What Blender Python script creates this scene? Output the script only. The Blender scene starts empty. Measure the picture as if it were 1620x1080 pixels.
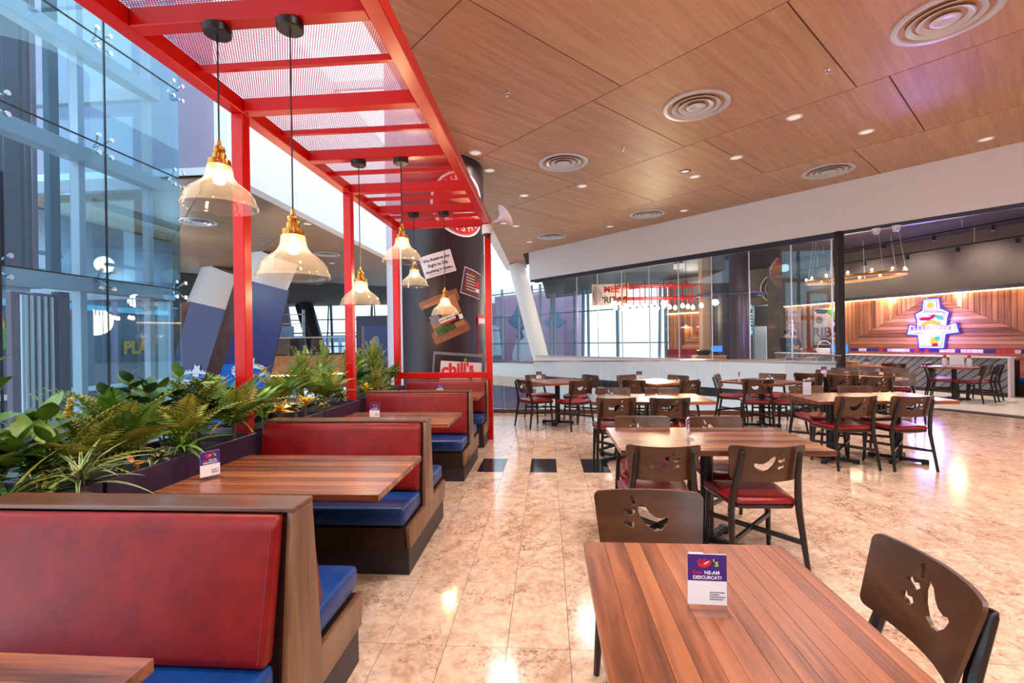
import bpy, bmesh, math, random
from mathutils import Vector, Matrix, Euler
random.seed(7)
C = bpy.context.scene
COL = C.collection
PI = math.pi
R = math.radians

# ------------------------------------------------------------------ camera
F_PX, YAW, PITCH, ROLL, CAM_H = 741.05, 0.07479, -0.00174, -0.0146, 1.4757
cd = bpy.data.cameras.new('camera')
cam = bpy.data.objects.new('camera', cd)
COL.objects.link(cam)
cd.sensor_width = 36.0
cd.lens = 36.0 * F_PX / 1620.0
cd.clip_start = 0.02
cd.clip_end = 400
_f = Vector((-math.sin(YAW) * math.cos(PITCH), math.cos(YAW) * math.cos(PITCH), math.sin(PITCH)))
_r = Vector((math.cos(YAW), math.sin(YAW), 0))
_u = _r.cross(_f)
_r2 = _r * math.cos(ROLL) + _u * math.sin(ROLL)
_u2 = _u * math.cos(ROLL) - _r * math.sin(ROLL)
cam.matrix_world = Matrix(((_r2.x, _u2.x, -_f.x, 0), (_r2.y, _u2.y, -_f.y, 0), (_r2.z, _u2.z, -_f.z, CAM_H), (0, 0, 0, 1)))
C.camera = cam

# ------------------------------------------------------------------ world, exposure
C.view_settings.view_transform = 'Standard'
C.view_settings.look = 'None'
C.view_settings.gamma = 1.0
C.view_settings.use_curve_mapping = False
C.view_settings.exposure = 0.5
W = bpy.data.worlds.new('world')
C.world = W
W.use_nodes = True
_n = W.node_tree.nodes
_bg = _n['Background']
_bg.inputs[0].default_value = (0.72, 0.88, 1.0, 1)
_bg.inputs[1].default_value = 1.9
C.cycles.use_denoising = True
C.cycles.max_bounces = 8
C.cycles.diffuse_bounces = 3
C.cycles.glossy_bounces = 4
C.cycles.transmission_bounces = 6
C.cycles.transparent_max_bounces = 24
C.cycles.sample_clamp_indirect = 6.0
C.cycles.caustics_reflective = False
C.cycles.caustics_refractive = False


def light(name, kind, loc, energy, color, size=0.1, rot=(0, 0, 0), spot=None, parent=None, blend=0.5):
    d = bpy.data.lights.new(name, kind)
    d.energy = energy
    d.color = color
    if kind == 'AREA':
        d.shape = 'DISK'
        d.size = size
    else:
        d.shadow_soft_size = size
    if spot:
        d.spot_size = spot
        d.spot_blend = blend
    o = bpy.data.objects.new(name, d)
    COL.objects.link(o)
    o.location = loc
    o.rotation_euler = rot
    if parent:
        o.parent = parent
    return o


# ------------------------------------------------------------------ materials
def s2l(c):
    return tuple(((x / 255) / 12.92 if x / 255 <= 0.04045 else ((x / 255 + 0.055) / 1.055) ** 2.4) for x in c)


class NT:
    def __init__(s, name):
        s.m = bpy.data.materials.new(name)
        s.m.use_nodes = True
        s.t = s.m.node_tree
        s.b = s.t.nodes['Principled BSDF']
        s.out = s.t.nodes['Material Output']

    def n(s, typ, **kw):
        x = s.t.nodes.new(typ)
        for k, v in kw.items():
            setattr(x, k, v)
        return x

    def l(s, a, b):
        s.t.links.new(a, b)

    def math(s, op, a, b=None, c=None):
        x = s.n('ShaderNodeMath', operation=op)
        for i, v in enumerate((a, b, c)):
            if v is None:
                continue
            if isinstance(v, (int, float)):
                x.inputs[i].default_value = v
            else:
                s.l(v, x.inputs[i])
        return x.outputs[0]

    def ramp(s, fac, stops):
        x = s.n('ShaderNodeValToRGB')
        e = x.color_ramp.elements
        while len(e) < len(stops):
            e.new(0.5)
        for i, (p, c) in enumerate(stops):
            e[i].position = p
            e[i].color = (*s2l(c), 1)
        s.l(fac, x.inputs[0])
        return x.outputs[0]

    def noise(s, vec, scale, detail=3, rough=0.55, dist=0.0):
        x = s.n('ShaderNodeTexNoise')
        x.inputs['Scale'].default_value = scale
        x.inputs['Detail'].default_value = detail
        x.inputs['Roughness'].default_value = rough
        x.inputs['Distortion'].default_value = dist
        if vec is not None:
            s.l(vec, x.inputs['Vector'])
        return x.outputs['Fac']

    def coords(s, kind='Object', scale=(1, 1, 1), rot=(0, 0, 0), rand=False):
        if kind == 'World':
            src = s.n('ShaderNodeNewGeometry').outputs['Position']
        else:
            src = s.n('ShaderNodeTexCoord').outputs[kind]
        if rand:
            oi = s.n('ShaderNodeObjectInfo')
            v = s.n('ShaderNodeVectorMath', operation='SCALE')
            cb = s.n('ShaderNodeCombineXYZ')
            s.l(oi.outputs['Random'], cb.inputs[0])
            s.l(oi.outputs['Random'], cb.inputs[1])
            s.l(oi.outputs['Random'], cb.inputs[2])
            s.l(cb.outputs[0], v.inputs[0])
            v.inputs['Scale'].default_value = 57.0
            a = s.n('ShaderNodeVectorMath', operation='ADD')
            s.l(src, a.inputs[0])
            s.l(v.outputs[0], a.inputs[1])
            src = a.outputs[0]
        if any(rot):
            m0 = s.n('ShaderNodeMapping')
            m0.inputs['Rotation'].default_value = rot
            s.l(src, m0.inputs['Vector'])
            src = m0.outputs[0]
        m = s.n('ShaderNodeMapping')
        m.inputs['Scale'].default_value = scale
        s.l(src, m.inputs['Vector'])
        return m.outputs[0]


def plain(name, c, rough=0.5, metal=0.0, coat=0.0, emit=None, es=0.0, spec=0.5):
    k = NT(name)
    k.b.inputs['Base Color'].default_value = (*s2l(c), 1)
    k.b.inputs['Roughness'].default_value = rough
    k.b.inputs['Metallic'].default_value = metal
    k.b.inputs['Coat Weight'].default_value = coat
    k.b.inputs['Specular IOR Level'].default_value = spec
    if emit:
        k.b.inputs['Emission Color'].default_value = (*s2l(emit), 1)
        k.b.inputs['Emission Strength'].default_value = es
    return k.m


def mottled(name, c1, c2, scale=8, rough=0.5, metal=0.0, detail=4, coat=0.0, bump=0.0, kind='Object', sc=(1, 1, 1), rand=False, spec=0.5):
    k = NT(name)
    v = k.coords(kind, sc, rand=rand)
    f = k.noise(v, scale, detail)
    k.l(k.ramp(f, [(0.3, c1), (0.7, c2)]), k.b.inputs['Base Color'])
    k.b.inputs['Specular IOR Level'].default_value = spec
    k.b.inputs['Roughness'].default_value = rough
    k.b.inputs['Metallic'].default_value = metal
    k.b.inputs['Coat Weight'].default_value = coat
    if bump:
        bp = k.n('ShaderNodeBump')
        bp.inputs['Strength'].default_value = bump
        bp.inputs['Distance'].default_value = 0.002
        k.l(k.noise(v, scale * 30, 2), bp.inputs['Height'])
        k.l(bp.outputs[0], k.b.inputs['Normal'])
    return k.m


def wood(name, stops, axis='X', rough=0.35, coat=0.0, freq=9.0, kind='Object', rand=True, rot=(0, 0, 0), tint=0.25, stretch=0.06, island=0.0):
    """grain runs along axis"""
    k = NT(name)
    sc = {'X': (stretch, 1, 1), 'Y': (1, stretch, 1), 'Z': (1, 1, stretch), 'XY': (stretch, stretch, 1)}[axis]
    v = k.coords(kind, sc, rot, rand=rand)
    a = k.noise(v, freq, 5, 0.6, 0.8)
    b = k.noise(v, freq * 7, 3, 0.6, 0.2)
    f = k.math('ADD', k.math('MULTIPLY', a, 0.72), k.math('MULTIPLY', b, 0.28))
    if island:
        gi = k.n('ShaderNodeNewGeometry')
        f = k.math('ADD', f, k.math('MULTIPLY', k.math('SUBTRACT', gi.outputs['Random Per Island'], 0.5), island))
    if rand and tint:
        oi = k.n('ShaderNodeObjectInfo')
        f = k.math('ADD', f, k.math('MULTIPLY', k.math('SUBTRACT', oi.outputs['Random'], 0.5), tint))
    k.l(k.ramp(f, stops), k.b.inputs['Base Color'])
    k.b.inputs['Roughness'].default_value = rough
    k.b.inputs['Coat Weight'].default_value = coat
    k.b.inputs['Coat Roughness'].default_value = 0.2
    return k.m


def glassy(name, tint, ior=1.45, rough=0.0, refl=(1, 1, 1), frost=0.0):
    k = NT(name)
    k.t.nodes.remove(k.b)
    tr = k.n('ShaderNodeBsdfTransparent')
    tr.inputs[0].default_value = (*tint, 1)
    gl = k.n('ShaderNodeBsdfGlossy')
    gl.inputs['Color'].default_value = (*refl, 1)
    gl.inputs['Roughness'].default_value = rough
    # Schlick reflectance, the same from both sides of a thin pane
    lw_ = k.n('ShaderNodeLayerWeight')
    lw_.inputs['Blend'].default_value = 0.5
    f0 = ((ior - 1) / (ior + 1)) ** 2
    fr = k.math('ADD', k.math('MULTIPLY', k.math('POWER', lw_.outputs['Facing'], 5.0), 1 - f0), f0)
    mx = k.n('ShaderNodeMixShader')
    k.l(fr, mx.inputs[0])
    base = tr.outputs[0]
    if frost:
        tl = k.n('ShaderNodeBsdfTranslucent')
        tl.inputs[0].default_value = (*refl, 1)
        m2 = k.n('ShaderNodeMixShader')
        m2.inputs[0].default_value = frost
        k.l(tr.outputs[0], m2.inputs[1])
        k.l(tl.outputs[0], m2.inputs[2])
        base = m2.outputs[0]
    k.l(base, mx.inputs[1])
    k.l(gl.outputs[0], mx.inputs[2])
    k.l(mx.outputs[0], k.out.inputs[0])
    return k.m


def marble(name):
    k = NT(name)
    v = k.coords('World', rand=True)
    vs = k.coords('World', (1.0, 0.55, 1.0), (0, 0, 0.6), rand=True)
    big = k.noise(vs, 2.2, 5, 0.65, 1.2)
    speck = k.math('ADD', k.math('MULTIPLY', k.noise(v, 40, 6, 0.85, 0.8), 0.68), k.math('MULTIPLY', k.noise(vs, 3.4, 3, 0.6, 1.2), 0.32))
    base = k.ramp(big, [(0.28, (190, 152, 122)), (0.45, (214, 182, 158)), (0.6, (220, 192, 170)), (0.76, (188, 148, 118))])
    cloud = k.noise(v, 13, 8, 0.75, 0.5)
    soft = k.ramp(cloud, [(0.36, (168, 128, 100)), (0.50, (236, 222, 210)), (0.58, (255, 255, 255))])
    m1 = k.n('ShaderNodeMix', data_type='RGBA', blend_type='MULTIPLY')
    m1.inputs[0].default_value = 0.5
    k.l(base, m1.inputs[6])
    k.l(soft, m1.inputs[7])
    base = m1.outputs[2]
    dark = k.ramp(speck, [(0.37, (96, 62, 42)), (0.425, (180, 144, 118)), (0.475, (255, 255, 255))])
    mx = k.n('ShaderNodeMix', data_type='RGBA', blend_type='MULTIPLY')
    mx.inputs[0].default_value = 0.8
    k.l(base, mx.inputs[6])
    k.l(dark, mx.inputs[7])
    k.l(mx.outputs[2], k.b.inputs['Base Color'])
    k.b.inputs['Roughness'].default_value = 0.13
    k.b.inputs['Specular IOR Level'].default_value = 0.55
    return k.m


def perforated(name, color, pitch=0.015, rad=0.36):
    k = NT(name)
    k.b.inputs['Base Color'].default_value = (*s2l(color), 1)
    k.b.inputs['Roughness'].default_value = 0.35
    tc = k.n('ShaderNodeTexCoord')
    sp = k.n('ShaderNodeSeparateXYZ')
    k.l(tc.outputs['Object'], sp.inputs[0])
    u = k.math('DIVIDE', sp.outputs[0], pitch)
    v = k.math('DIVIDE', sp.outputs[1], pitch * 0.866)
    row = k.math('FLOOR', v)
    off = k.math('MULTIPLY', k.math('MODULO', k.math('ABSOLUTE', row), 2.0), 0.5)
    fx = k.math('SUBTRACT', k.math('FRACT', k.math('ADD', k.math('ADD', u, off), 1000.0)), 0.5)
    fy = k.math('MULTIPLY', k.math('SUBTRACT', k.math('FRACT', k.math('ADD', v, 1000.0)), 0.5), 0.866)
    d = k.math('SQRT', k.math('ADD', k.math('MULTIPLY', fx, fx), k.math('MULTIPLY', fy, fy)))
    hole = k.math('LESS_THAN', d, rad)
    tr = k.n('ShaderNodeBsdfTransparent')
    mx = k.n('ShaderNodeMixShader')
    k.l(hole, mx.inputs[0])
    k.l(k.b.outputs[0], mx.inputs[1])
    k.l(tr.outputs[0], mx.inputs[2])
    k.l(mx.outputs[0], k.out.inputs[0])
    return k.m


def emit(name, c, s):
    k = NT(name)
    k.t.nodes.remove(k.b)
    e = k.n('ShaderNodeEmission')
    e.inputs[0].default_value = (*s2l(c), 1)
    e.inputs[1].default_value = s
    k.l(e.outputs[0], k.out.inputs[0])
    return k.m


WAL = [(0.30, (50, 23, 13)), (0.42, (102, 52, 30)), (0.53, (138, 75, 44)), (0.68, (160, 96, 60))]
M = {
    'tile': marble('marble_tile'),
    'tile_black': plain('black_tile', (26, 26, 34), 0.15),
    'grout': plain('grout', (120, 92, 72), 0.8),
    'walnut_x': wood('walnut_x', WAL, 'X', 0.26, 0.25),
    'walnut_y': wood('walnut_y', WAL, 'Y', 0.3, 0.0, tint=0.24),
    'ply': wood('dark_ply', [(0.3, (42, 22, 12)), (0.5, (70, 40, 22)), (0.7, (94, 57, 33))], 'X', 0.34, 0.12, 5, tint=0.1),
    'booth_wood': wood('booth_wood', [(0.3, (84, 56, 40)), (0.55, (126, 88, 62)), (0.75, (148, 106, 76))], 'Z', 0.35, 0.2, 8, tint=0.05),
    'booth_cap': wood('booth_cap', [(0.3, (78, 46, 34)), (0.55, (112, 70, 52)), (0.75, (140, 92, 70))], 'X', 0.25, 0.4, 8, tint=0.05),
    'booth_dark': wood('booth_dark', [(0.3, (34, 20, 16)), (0.6, (54, 32, 26))], 'X', 0.4, 0.0, 8, tint=0.0),
    'plinth': plain('plinth_laminate', (40, 32, 38), 0.45),
    'red_vinyl': mottled('red_vinyl', (104, 7, 10), (132, 15, 16), 10, 0.42, bump=0.15, spec=0.3),
    'blue_vinyl': mottled('blue_vinyl', (8, 48, 106), (14, 64, 130), 6, 0.34, bump=0.15),
    'black_seam': plain('black_gap', (14, 10, 10), 0.6),
    'stitch': plain('stitch_thread', (120, 22, 44), 0.7),
    'red_seat': mottled('red_seat', (122, 10, 20), (146, 18, 28), 6, 0.33),
    'leg': plain('espresso_leg', (20, 13, 13), 0.34, coat=0.1),
    'shell': plain('seat_shell', (20, 13, 14), 0.3, coat=0.2),
    'iron': plain('black_iron', (34, 34, 42), 0.35, 0.3),
    'red_metal': plain('red_paint', (186, 10, 5), 0.3, spec=0.35),
    'perf': perforated('perforated_red', (205, 10, 22), 0.016, 0.345),
    'black': plain('black_plastic', (16, 16, 18), 0.4),
    'brass': plain('brass', (190, 130, 60), 0.25, 1.0),
    'lampglass': glassy('amber_glass', (1.0, 0.88, 0.76), 1.7, refl=(1, 0.88, 0.76), frost=0.045),
    'bulb': emit('bulb_glow', (255, 214, 150), 60.0),
    'bulb_small': emit('bulb_small_glow', (255, 205, 130), 25.0),
    'glass': glassy('clear_glass', (0.93, 0.975, 0.98), 1.5),
    'glass_blue': glassy('shaft_glass', (0.76, 0.885, 0.94), 1.75, refl=(0.75, 0.93, 1.0)),
    'acrylic': glassy('acrylic', (0.97, 0.98, 1.0), 1.4),
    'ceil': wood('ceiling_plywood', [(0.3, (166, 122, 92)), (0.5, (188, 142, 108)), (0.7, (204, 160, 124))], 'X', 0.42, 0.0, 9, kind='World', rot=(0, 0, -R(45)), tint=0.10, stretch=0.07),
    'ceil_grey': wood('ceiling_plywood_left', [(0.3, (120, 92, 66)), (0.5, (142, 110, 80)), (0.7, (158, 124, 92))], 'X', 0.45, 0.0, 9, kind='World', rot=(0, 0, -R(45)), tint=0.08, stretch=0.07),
    'joint': plain('dark_joint', (60, 36, 24), 0.8),
    'tan_plaster': plain('tan_plaster', (150, 126, 108), 0.6),
    'rear': plain('rear_wall', (206, 178, 158), 0.7),
    'white': plain('white_paint', (242, 242, 246), 0.6),
    'white_gloss': plain('white_gloss', (232, 232, 238), 0.3),
    'lilac': plain('lilac_panel', (168, 152, 176), 0.5),
    'steel': plain('pale_steel', (168, 178, 192), 0.4, 0.2),
    'chrome': plain('chrome', (220, 220, 226), 0.12, 1.0),
    'alu': plain('aluminium', (206, 206, 214), 0.3, 0.25),
    'dark_steel': plain('dark_steel', (58, 54, 68), 0.4, 0.5),
    'plum_steel': plain('plum_steel', (128, 100, 112), 0.3, 0.8),
    'mullion': plain('mullion_grey', (104, 116, 132), 0.5, 0.2),
    'planter': mottled('planter_purple', (46, 30, 52), (62, 42, 66), 5, 0.4),
    'soil': mottled('soil', (30, 22, 16), (58, 42, 30), 40, 0.95),
    'wrap': mottled('pillar_wrap', (34, 24, 34), (50, 34, 40), 1.5, 0.38),
    'pillar': plain('pillar_plaster', (214, 198, 206), 0.5),
    'paper': plain('poster_paper', (226, 208, 212), 0.6),
    'ink_black': plain('ink_black_dark', (22, 20, 24), 0.6),
    'ink': plain('ink_black', (30, 26, 30), 0.6),
    'ink_red': plain('ink_red', (214, 40, 48), 0.5),
    'ink_purple': plain('card_purple', (66, 40, 124), 0.4),
    'ink_white': plain('ink_white', (238, 236, 244), 0.5),
    'ink_green': plain('ink_green', (96, 168, 60), 0.5),
    'ink_lime': plain('ink_lime', (168, 200, 70), 0.5),
    'ink_grey': plain('ink_grey', (120, 118, 132), 0.6),
    'ink_pink': plain('ink_pink', (230, 196, 190), 0.5),
    'ink_tan': plain('ink_tan', (176, 116, 78), 0.5),
    'ink_brown': plain('ink_brown', (110, 58, 40), 0.5),
    'brickprint': mottled('brick_print', (96, 50, 40), (176, 110, 84), 60, 0.5),
    'r_floor': mottled('cream_floor', (222, 206, 192), (236, 222, 210), 3, 0.3, kind='World'),
    'r_dark': plain('restaurant_dark', (34, 28, 34), 0.7),
    'r_grey': mottled('grey_plaster', (82, 74, 72), (98, 90, 86), 1.2, 0.8, kind='World'),
    'plank': wood('feature_plank', [(0.25, (110, 60, 36)), (0.5, (176, 112, 72)), (0.75, (214, 154, 108))], 'XY', 0.45, 0.0, 7, tint=0, island=0.4),
    'plank_z': wood('feature_plank_upright', [(0.25, (96, 52, 32)), (0.5, (160, 100, 64)), (0.75, (204, 144, 100))], 'Z', 0.45, 0.0, 7, tint=0, island=0.4),
    'grey_plank': wood('grey_plank', [(0.3, (104, 106, 120)), (0.55, (118, 120, 134)), (0.75, (132, 132, 146))], 'XY', 0.5, 0.0, 6, tint=0.3),
    'oak': wood('light_oak', [(0.3, (176, 120, 72)), (0.6, (206, 152, 104))], 'X', 0.4, 0.0, 8, tint=0.05),
    'strip': emit('warm_strip', (255, 190, 120), 9.0),
    'spot': emit('spot_lens', (255, 232, 210), 9.0),
    'lens': plain('lamp_lens', (236, 232, 236), 0.25, emit=(255, 226, 210), es=0.35),
    'neon_blue': emit('neon_blue', (60, 48, 255), 2.2),
    'neon_white': emit('neon_white', (225, 236, 255), 1.1),
    'neon_pink': emit('neon_pink', (240, 30, 110), 0.7),
    'neon_yellow': emit('neon_yellow', (250, 220, 110), 0.7),
    'neon_cyan': emit('neon_cyan', (120, 225, 230), 0.65),
    'screen': emit('screen_blue', (70, 130, 235), 1.2),
    'logo_cyan': emit('logo_cyan', (110, 190, 225), 0.9),
    'mural': mottled('mural_purple', (150, 112, 150), (186, 150, 178), 0.25, 0.6, kind='World'),
    'mural_pale': plain('mural_pale', (206, 206, 226), 0.6),
    'mural_blue': plain('mural_blue', (92, 124, 160), 0.6),
    'bill_blue': plain('billboard_navy', (44, 50, 100), 0.35),
    'bill_bright': plain('billboard_blue', (24, 96, 190), 0.35),
    'bill_side': mottled('billboard_edge', (60, 40, 40), (84, 58, 54), 3, 0.4),
    'crystal': plain('crystal_print', (204, 218, 236), 0.3),
    'balcony': wood('balcony_wood', [(0.3, (150, 98, 66)), (0.6, (186, 130, 92))], 'X', 0.4, 0.0, 3, tint=0.0),
    'skin': plain('skin', (206, 150, 122), 0.55),
    'tee': plain('black_shirt', (28, 26, 32), 0.8),
    'hair': plain('dark_hair', (40, 28, 24), 0.6),
    'apron': plain('grey_apron', (92, 84, 80), 0.8),
    'store_grey': plain('storefront_grey', (112, 124, 140), 0.35),
    'teal': plain('teal_chain', (40, 78, 96), 0.4),
    'ball_green': plain('decal_green', (110, 170, 96), 0.5),
    'ball_blue': plain('decal_blue', (40, 76, 160), 0.5),
    'decal_yellow': plain('decal_yellow', (222, 178, 76), 0.5),
    'leaf_a': mottled('leaf_green', (54, 96, 34), (110, 152, 62), 14, 0.35, rand=True),
    'leaf_b': mottled('leaf_dark', (28, 60, 30), (66, 102, 46), 14, 0.35, rand=True),
    'leaf_lime': mottled('leaf_lime', (116, 150, 44), (160, 186, 70), 14, 0.4, rand=True),
    'leaf_olive': mottled('leaf_olive', (112, 122, 42), (166, 164, 72), 14, 0.5, rand=True),
    'leaf_white': mottled('leaf_cream', (206, 200, 168), (232, 226, 200), 14, 0.45, rand=True),
    'leaf_yellow': mottled('leaf_yellow', (206, 160, 30), (236, 200, 60), 14, 0.45, rand=True),
    'flower': plain('orange_flower', (226, 110, 50), 0.5),
    'stem': plain('stem', (92, 88, 48), 0.6),
}


# ------------------------------------------------------------------ mesh helpers
class MB:
    """collects shapes in one bmesh, builds ONE mesh object"""

    def __init__(s):
        s.bm = bmesh.new()
        s.mi = 0

    def _tag(s, faces):
        for f in faces:
            f.material_index = s.mi

    def poly(s, pts):
        vs = [s.bm.verts.new(p) for p in pts]
        f = s.bm.faces.new(vs)
        f.material_index = s.mi
        return s

    def box(s, lo, hi, bevel=0.0, M4=None, seg=1):
        x0, y0, z0 = lo
        x1, y1, z1 = hi
        v = [s.bm.verts.new(p) for p in ((x0, y0, z0), (x1, y0, z0), (x1, y1, z0), (x0, y1, z0), (x0, y0, z1), (x1, y0, z1), (x1, y1, z1), (x0, y1, z1))]
        fs = [s.bm.faces.new([v[i] for i in q]) for q in ((3, 2, 1, 0), (4, 5, 6, 7), (0, 1, 5, 4), (1, 2, 6, 5), (2, 3, 7, 6), (3, 0, 4, 7))]
        s._tag(fs)
        if M4 is not None:
            for q in v:
                q.co = M4 @ q.co
        if bevel:
            es = list({e for f in fs for e in f.edges})
            r = bmesh.ops.bevel(s.bm, geom=es, offset=bevel, segments=seg, profile=0.5, affect='EDGES', clamp_overlap=True)
            s._tag(r['faces'])
        return s

    def prism(s, pts, axis, a, b, bevel=0.0):
        """polygon pts (2D) extruded along axis 'X','Y','Z' from a to b"""
        def P(p, t):
            return {'X': (t, p[0], p[1]), 'Y': (p[0], t, p[1]), 'Z': (p[0], p[1], t)}[axis]
        A = [s.bm.verts.new(P(p, a)) for p in pts]
        B = [s.bm.verts.new(P(p, b)) for p in pts]
        n = len(pts)
        fs = [s.bm.faces.new(A[::-1]), s.bm.faces.new(B)]
        for i in range(n):
            fs.append(s.bm.faces.new((A[i], A[(i + 1) % n], B[(i + 1) % n], B[i])))
        bmesh.ops.recalc_face_normals(s.bm, faces=fs)
        s._tag(fs)
        if bevel:
            es = list({e for f in fs for e in f.edges})
            r = bmesh.ops.bevel(s.bm, geom=es, offset=bevel, segments=2, profile=0.5, affect='EDGES', clamp_overlap=True)
            s._tag(r['faces'])
        return s

    def tube(s, pts, r, n=8, caps=True):
        pts = [Vector(p) for p in pts]
        rs = r if isinstance(r, (list, tuple)) else [r] * len(pts)
        rings = []
        for i, p in enumerate(pts):
            if i == 0:
                d = pts[1] - p
            elif i == len(pts) - 1:
                d = p - pts[i - 1]
            else:
                d = (pts[i + 1] - pts[i - 1])
            d.normalize()
            up = Vector((0, 0, 1)) if abs(d.z) < 0.95 else Vector((1, 0, 0))
            x = d.cross(up).normalized()
            y = d.cross(x)
            rings.append([s.bm.verts.new(p + (x * math.cos(2 * PI * (k + .5) / n) + y * math.sin(2 * PI * (k + .5) / n)) * rs[i]) for k in range(n)])
        fs = []
        for a, b in zip(rings, rings[1:]):
            for k in range(n):
                fs.append(s.bm.faces.new((a[k], a[(k + 1) % n], b[(k + 1) % n], b[k])))
        if caps:
            fs.append(s.bm.faces.new(rings[0][::-1]))
            fs.append(s.bm.faces.new(rings[-1]))
        bmesh.ops.recalc_face_normals(s.bm, faces=fs)
        s._tag(fs)
        return s

    def bar(s, a, b, w, h=None, bevel=0.0):
        """square-section bar from a to b"""
        a = Vector(a)
        b = Vector(b)
        h = h or w
        d = (b - a)
        L = d.length
        d.normalize()
        up = Vector((0, 0, 1)) if abs(d.z) < 0.95 else Vector((0, 1, 0))
        x = up.cross(d).normalized()
        y = d.cross(x)
        m = Matrix(((x.x, y.x, d.x, a.x), (x.y, y.y, d.y, a.y), (x.z, y.z, d.z, a.z), (0, 0, 0, 1)))
        return s.box((-w / 2, -h / 2, 0), (w / 2, h / 2, L), bevel, m)

    def lathe(s, prof, n=24, center=(0, 0, 0), close=False):
        rings = []
        cx, cy, cz = center
        for r, z in prof:
            rings.append([s.bm.verts.new((cx + r * math.cos(2 * PI * k / n), cy + r * math.sin(2 * PI * k / n), cz + z)) for k in range(n)])
        fs = []
        for a, b in zip(rings, rings[1:]):
            for k in range(n):
                fs.append(s.bm.faces.new((a[k], a[(k + 1) % n], b[(k + 1) % n], b[k])))
        if close:
            fs.append(s.bm.faces.new(rings[0][::-1]))
            fs.append(s.bm.faces.new(rings[-1]))
        s._tag(fs)
        return s

    def mesh(s, name, mats, smooth=0.6, fix=False):
        if fix:
            bmesh.ops.recalc_face_normals(s.bm, faces=s.bm.faces)
        me = bpy.data.meshes.new(name)
        s.bm.to_mesh(me)
        s.bm.free()
        for m in (mats if isinstance(mats, (list, tuple)) else [mats]):
            me.materials.append(M[m] if isinstance(m, str) else m)
        if smooth:
            me.shade_smooth()
            me.set_sharp_from_angle(angle=smooth)
        return me

    def build(s, name, mats, parent=None, smooth=0.6, loc=None, rot=None, fix=False):
        return obj(name, s.mesh(name, mats, smooth, fix), parent, loc, rot)


def obj(name, me, parent=None, loc=None, rot=None):
    o = bpy.data.objects.new(name, me)
    COL.objects.link(o)
    if parent is not None:
        o.parent = parent
    if loc is not None:
        o.location = loc
    if rot is not None:
        o.rotation_euler = rot
    return o


def tag(o, label=None, cat=None, group=None, kind=None):
    if label:
        o['label'] = label
    if cat:
        o['category'] = cat
    if group:
        o['group'] = group
    if kind:
        o['kind'] = kind
    return o


def thing(name, label, cat, loc=(0, 0, 0), rz=0.0, group=None):
    o = bpy.data.objects.new(name, None)
    COL.objects.link(o)
    o.empty_display_size = 0.1
    o.location = loc
    o.rotation_euler = (0, 0, rz)
    return tag(o, label, cat, group)


def struct(o):
    o['kind'] = 'structure'
    return o


def clone(root, loc, rz, label=None, group=None):
    r = root.copy()
    COL.objects.link(r)
    r.location = loc
    r.rotation_euler = (0, 0, rz)
    if label:
        r['label'] = label
    if group:
        r['group'] = group
    for ch in root.children:
        c = ch.copy()
        COL.objects.link(c)
        c.parent = r
        for g in ch.children:
            d = g.copy()
            COL.objects.link(d)
            d.parent = c
    return r


def curve_mesh(splines, extrude, cuts=(), res=1):
    """filled 2D outlines (first outer, then holes) -> mesh centred on z=0, cut at the given x values"""
    cu = bpy.data.curves.new('outline', 'CURVE')
    cu.dimensions = '2D'
    cu.fill_mode = 'BOTH'
    cu.extrude = extrude
    for pts in splines:
        sp = cu.splines.new('POLY')
        sp.points.add(len(pts) - 1)
        for i, p in enumerate(pts):
            sp.points[i].co = (p[0], p[1], 0, 1)
        sp.use_cyclic_u = True
    o = bpy.data.objects.new('outline', cu)
    me = bpy.data.meshes.new_from_object(o)
    bpy.data.objects.remove(o)
    bpy.data.curves.remove(cu)
    return cut_mesh(me, cuts)


def cut_mesh(me, cuts):
    bm = bmesh.new()
    bm.from_mesh(me)
    bmesh.ops.remove_doubles(bm, verts=bm.verts, dist=1e-6)
    for c in cuts:
        bmesh.ops.bisect_plane(bm, geom=bm.verts[:] + bm.edges[:] + bm.faces[:], plane_co=(c, 0, 0), plane_no=(1, 0, 0))
    bm.to_mesh(me)
    bm.free()
    me.materials.clear()
    return me


def text_mesh(body, size, extrude=0.0, bold=0.0, spacing=1.0, align='CENTER'):
    cu = bpy.data.curves.new('text', 'FONT')
    cu.body = body
    cu.size = size
    cu.extrude = extrude
    cu.offset = bold
    cu.space_character = spacing
    cu.align_x = align
    cu.align_y = 'CENTER'
    cu.resolution_u = 3
    o = bpy.data.objects.new('text', cu)
    me = bpy.data.meshes.new_from_object(o)
    bpy.data.objects.remove(o)
    bpy.data.curves.remove(cu)
    me.materials.clear()
    return me


def xform(me, m):
    me.transform(m)
    return me


def fin(me, mats, smooth=0.0):
    for m in (mats if isinstance(mats, (list, tuple)) else [mats]):
        me.materials.append(M[m])
    if smooth:
        me.shade_smooth()
        me.set_sharp_from_angle(angle=smooth)
    return me


def circle(cx, cy, r, n=32, a0=0.0, a1=2 * PI):
    return [(cx + r * math.cos(a0 + (a1 - a0) * k / n), cy + r * math.sin(a0 + (a1 - a0) * k / n)) for k in range(n)]


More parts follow.
